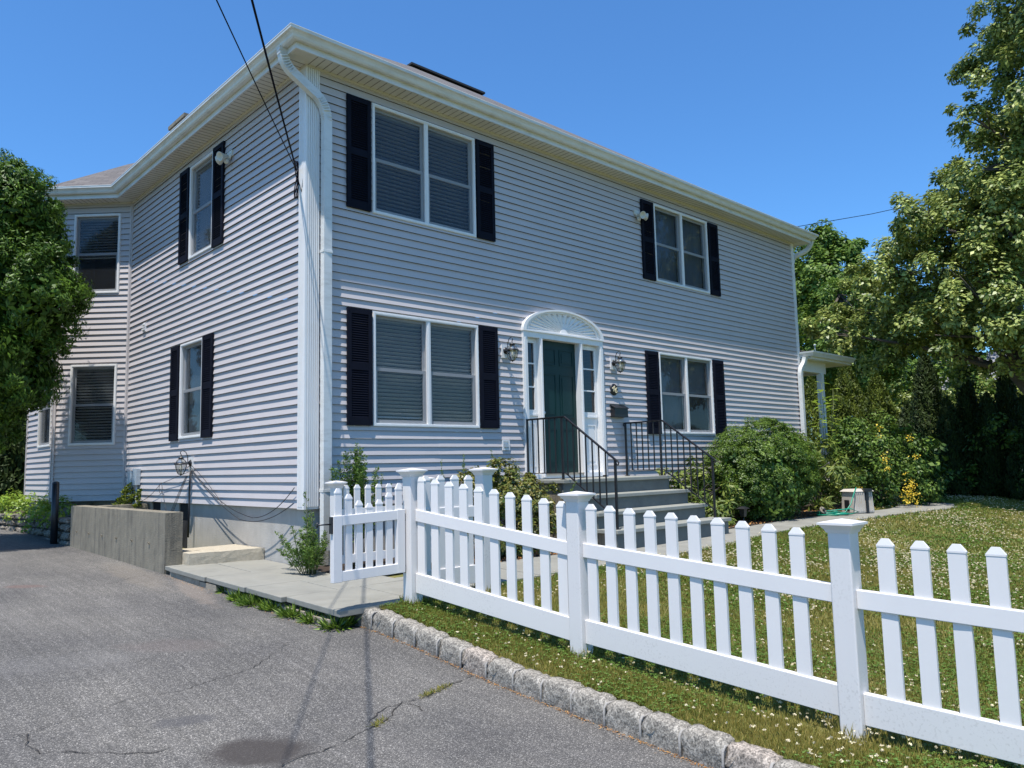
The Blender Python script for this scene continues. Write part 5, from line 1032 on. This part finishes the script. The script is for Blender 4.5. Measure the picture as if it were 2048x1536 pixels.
V, F, T = merge([heads(2600, -.62, 2.4, -8, -2.4, .017), heads(9000, 2.4, 8, -8.5, -2.2, .018), heads(11000, 8, 17.5, -9, -.5, .021)]); o = npmesh('clover_flowers', V, F, L_['cloverf'], None, T); tag(o, 'scattered small white clover flower heads in the lawn', 'clover flowers', kind='stuff')
x = np.concatenate([np.interp(rs.uniform(-7.8, -2.4, 1500), [-8, -5.6, -4.2, -3.2, -2.6, -2.2], [-.78, -.71, -.68, -.70, -.74, -.80]) for _ in range(1)]); y = rs.uniform(-7.8, -2.4, 1500)
x = np.interp(y, [-8, -5.6, -4.2, -3.2, -2.6, -2.2], [-.78, -.71, -.68, -.70, -.74, -.80])-rs.exponential(.012, 1500)-.004
x2 = rs.uniform(-1.14, -1.0, 380); y2 = rs.uniform(-2.2, 1.3, 380); x = np.concatenate([x, x2]); y = np.concatenate([y, y2]); n = len(x)
V, F, T = merge([leaves(np.stack([x, y, A(x, y)+.006], 1), unit(np.tile([0, 0, 1.], (n, 1))+rnd(n)*.3), rnd(n)*np.array([1, 1, .05]), rs.uniform(.008, .024, n), rs.uniform(.003, .008, n), rs.uniform(0, 1, n), .1)])
o = npmesh('leaf_litter', V, F, L_['dry'], None, T); tag(o, 'dry brown leaf litter along the foot of the kerb', 'leaf litter', kind='stuff')
x = rs.uniform(1.3, 15, 2600); y = rs.uniform(-1.42, -.7, 2600); n = len(x)
V, F, T = merge([leaves(np.stack([x, y, Lz(x, y)+.03], 1), unit(np.tile([0, 0, 1.], (n, 1))+rnd(n)*.4), rnd(n)*np.array([1, 1, .05]), rs.uniform(.03, .07, n), rs.uniform(.015, .03, n), rs.uniform(0, 1, n), .1)])
o = npmesh('bed_litter', V, F, L_['dry'], None, T); tag(o, 'dry leaves lying on the mulch of the planting bed', 'leaf litter', kind='stuff')

# ------------------------------------------------------------------ things by the path
root = empty('path_light', (7.35, -1.36, .47), 'small black path light standing between the steps and the round shrub', 'path light')
m = MB(); m.tube([(7.35, -1.36, .45), (7.35, -1.36, .62)], .012, 8); m.build('stake', M['blackm'], root)
m = MB(); 
m.box8([(7.35+a*.035, -1.36+b*.035, .62) for a, b in ((-1, -1), (1, -1), (1, 1), (-1, 1))]+[(7.35+a*.05, -1.36+b*.05, .75) for a, b in ((-1, -1), (1, -1), (1, 1), (-1, 1))]); m.build('lamp_body', M['blackm'], root)
m = MB(); m.box8([(7.35+a*.085, -1.36+b*.085, .752) for a, b in ((-1, -1), (1, -1), (1, 1), (-1, 1))]+[(7.35+a*.03, -1.36+b*.03, .79) for a, b in ((-1, -1), (1, -1), (1, 1), (-1, 1))]); m.build('lamp_cap', M['blackm'], root)
hx, hy = 11.0, -1.72; hz = float(Lz(hx, hy))+.02
root = empty('hose_reel', (hx, hy, hz), 'beige hose reel box tipped beside the path near the yellow flowers', 'hose reel')
def ob(m, x0, x1, y0, y1, z0, z1, tx=.0, bv=0):
    ca, sa = math.cos(-.42), math.sin(-.42); P = []; x0, x1, y0, y1 = x0*.86, x1*.86, y0*.86, y1*.86
    for z, s_ in ((z0, 1), (z1, 1-tx)):
        for x_, y_ in ((x0, y0), (x1, y0), (x1, y1), (x0, y1)): x_, y_ = x_*s_, y_*s_; P.append((hx+x_*ca-y_*sa, hy+x_*sa+y_*ca, hz+z))
    m.box8(P)
m = MB(); ob(m, -.29, .29, -.22, .22, 0, .44, .10); m.build('reel_housing', M['beige'], root, bevel=.03)
m = MB(); ob(m, -.30, .30, -.23, .23, .42, .47, .25)
for k in range(9): ob(m, -.24+k*.055, -.215+k*.055, -.228, -.205, .04, .40)
m.build('lid', M['beige'], root, bevel=.01)
m = MB(); ob(m, .03, .10, -.245, -.22, .0, .42, .02); ob(m, -.02, .20, -.26, -.1, .42, .475); ob(m, -.30, -.285, -.06, .08, .05, .26); m.build('handle', M['blackm'], root)
m = MB(); e = lambda u, v, z: (hx+u*math.cos(-.42)-v*math.sin(-.42), hy+u*math.sin(-.42)+v*math.cos(-.42), hz+z)
m.tube([e(-.1, -.1, .50), e(-.26, -.22, .42), e(-.42, -.28, .2), e(-.58, -.30, .05), e(-.75, -.15, .03)], .012, 8)
m.tube([e(-.75, -.15, .03), e(-1.1, .0, .06), e(-.9, -.32, .1), e(-.5, -.36, .12), e(-.3, -.34, .05), e(-.55, -.38, .02), e(-.95, -.42, .02), e(-1.15, -.2, .02), e(-.9, .0, .02)], .012, 8)
m.tube([e(-.9, -.40, .03), e(-.62, -.42, .03)], .024, 8)
for k in range(3): m.tube([e(-.85+.22*math.cos(t*.55), -.15+.2*math.sin(t*.55), .02+.022*k) for t in range(12)], .011, 6)
tag(m.build('garden_hose', M['hose']), 'green garden hose looped over and beside the beige reel box', 'hose')
root = empty('hose_wheel', (9.95, -1.55, .52), 'small round grey hose reel wheel at the bed edge left of the beige box', 'hose wheel')  # disc and hub model the wheel of the hose reel
m = MB(); m.lathe((9.95, -1.5, .58), [(0, 0), (.04, .0), (.07, .008), (.075, .02), (.06, .03), (0, .03)], 18, ax=(-.3, -.8, .5)); m.build('disc', M['conc'], root)
m = MB(); m.lathe((9.93, -1.53, .59), [(0, .0), (.025, 0), (.025, .04), (0, .04)], 12, ax=(-.3, -.8, .5)); m.build('hub', M['blackm'], root)
# neighbour's house glimpsed between the leaves
root = empty('neighbour_house', (36, 0, .5), 'pale neighbouring house glimpsed between leaves above the dark conifers', 'house')
m = MB(); m.box(32.5, 42, -4.5, 5, .3, 4.4); m.build('wall', M['nwall'], root)
m = MB(); m.box8([(32, -5, 4.4), (42.5, -5, 4.4), (42.5, 5.5, 4.4), (32, 5.5, 4.4), (36, -5, 6.3), (38.5, -5, 6.3), (38.5, 5.5, 6.3), (36, 5.5, 6.3)]); m.build('roof', M['nroof'], root)
for yy in (-3.4, -.8, 1.6, 3.6):
    m = MB(); m.box(32.44, 32.5, yy, yy+.9, 2.6, 3.9); wn = m.build('window', M['trim'], root); m = MB(); m.box(32.42, 32.44, yy+.08, yy+.82, 2.68, 3.82); m.build('pane', M['dark'], wn)
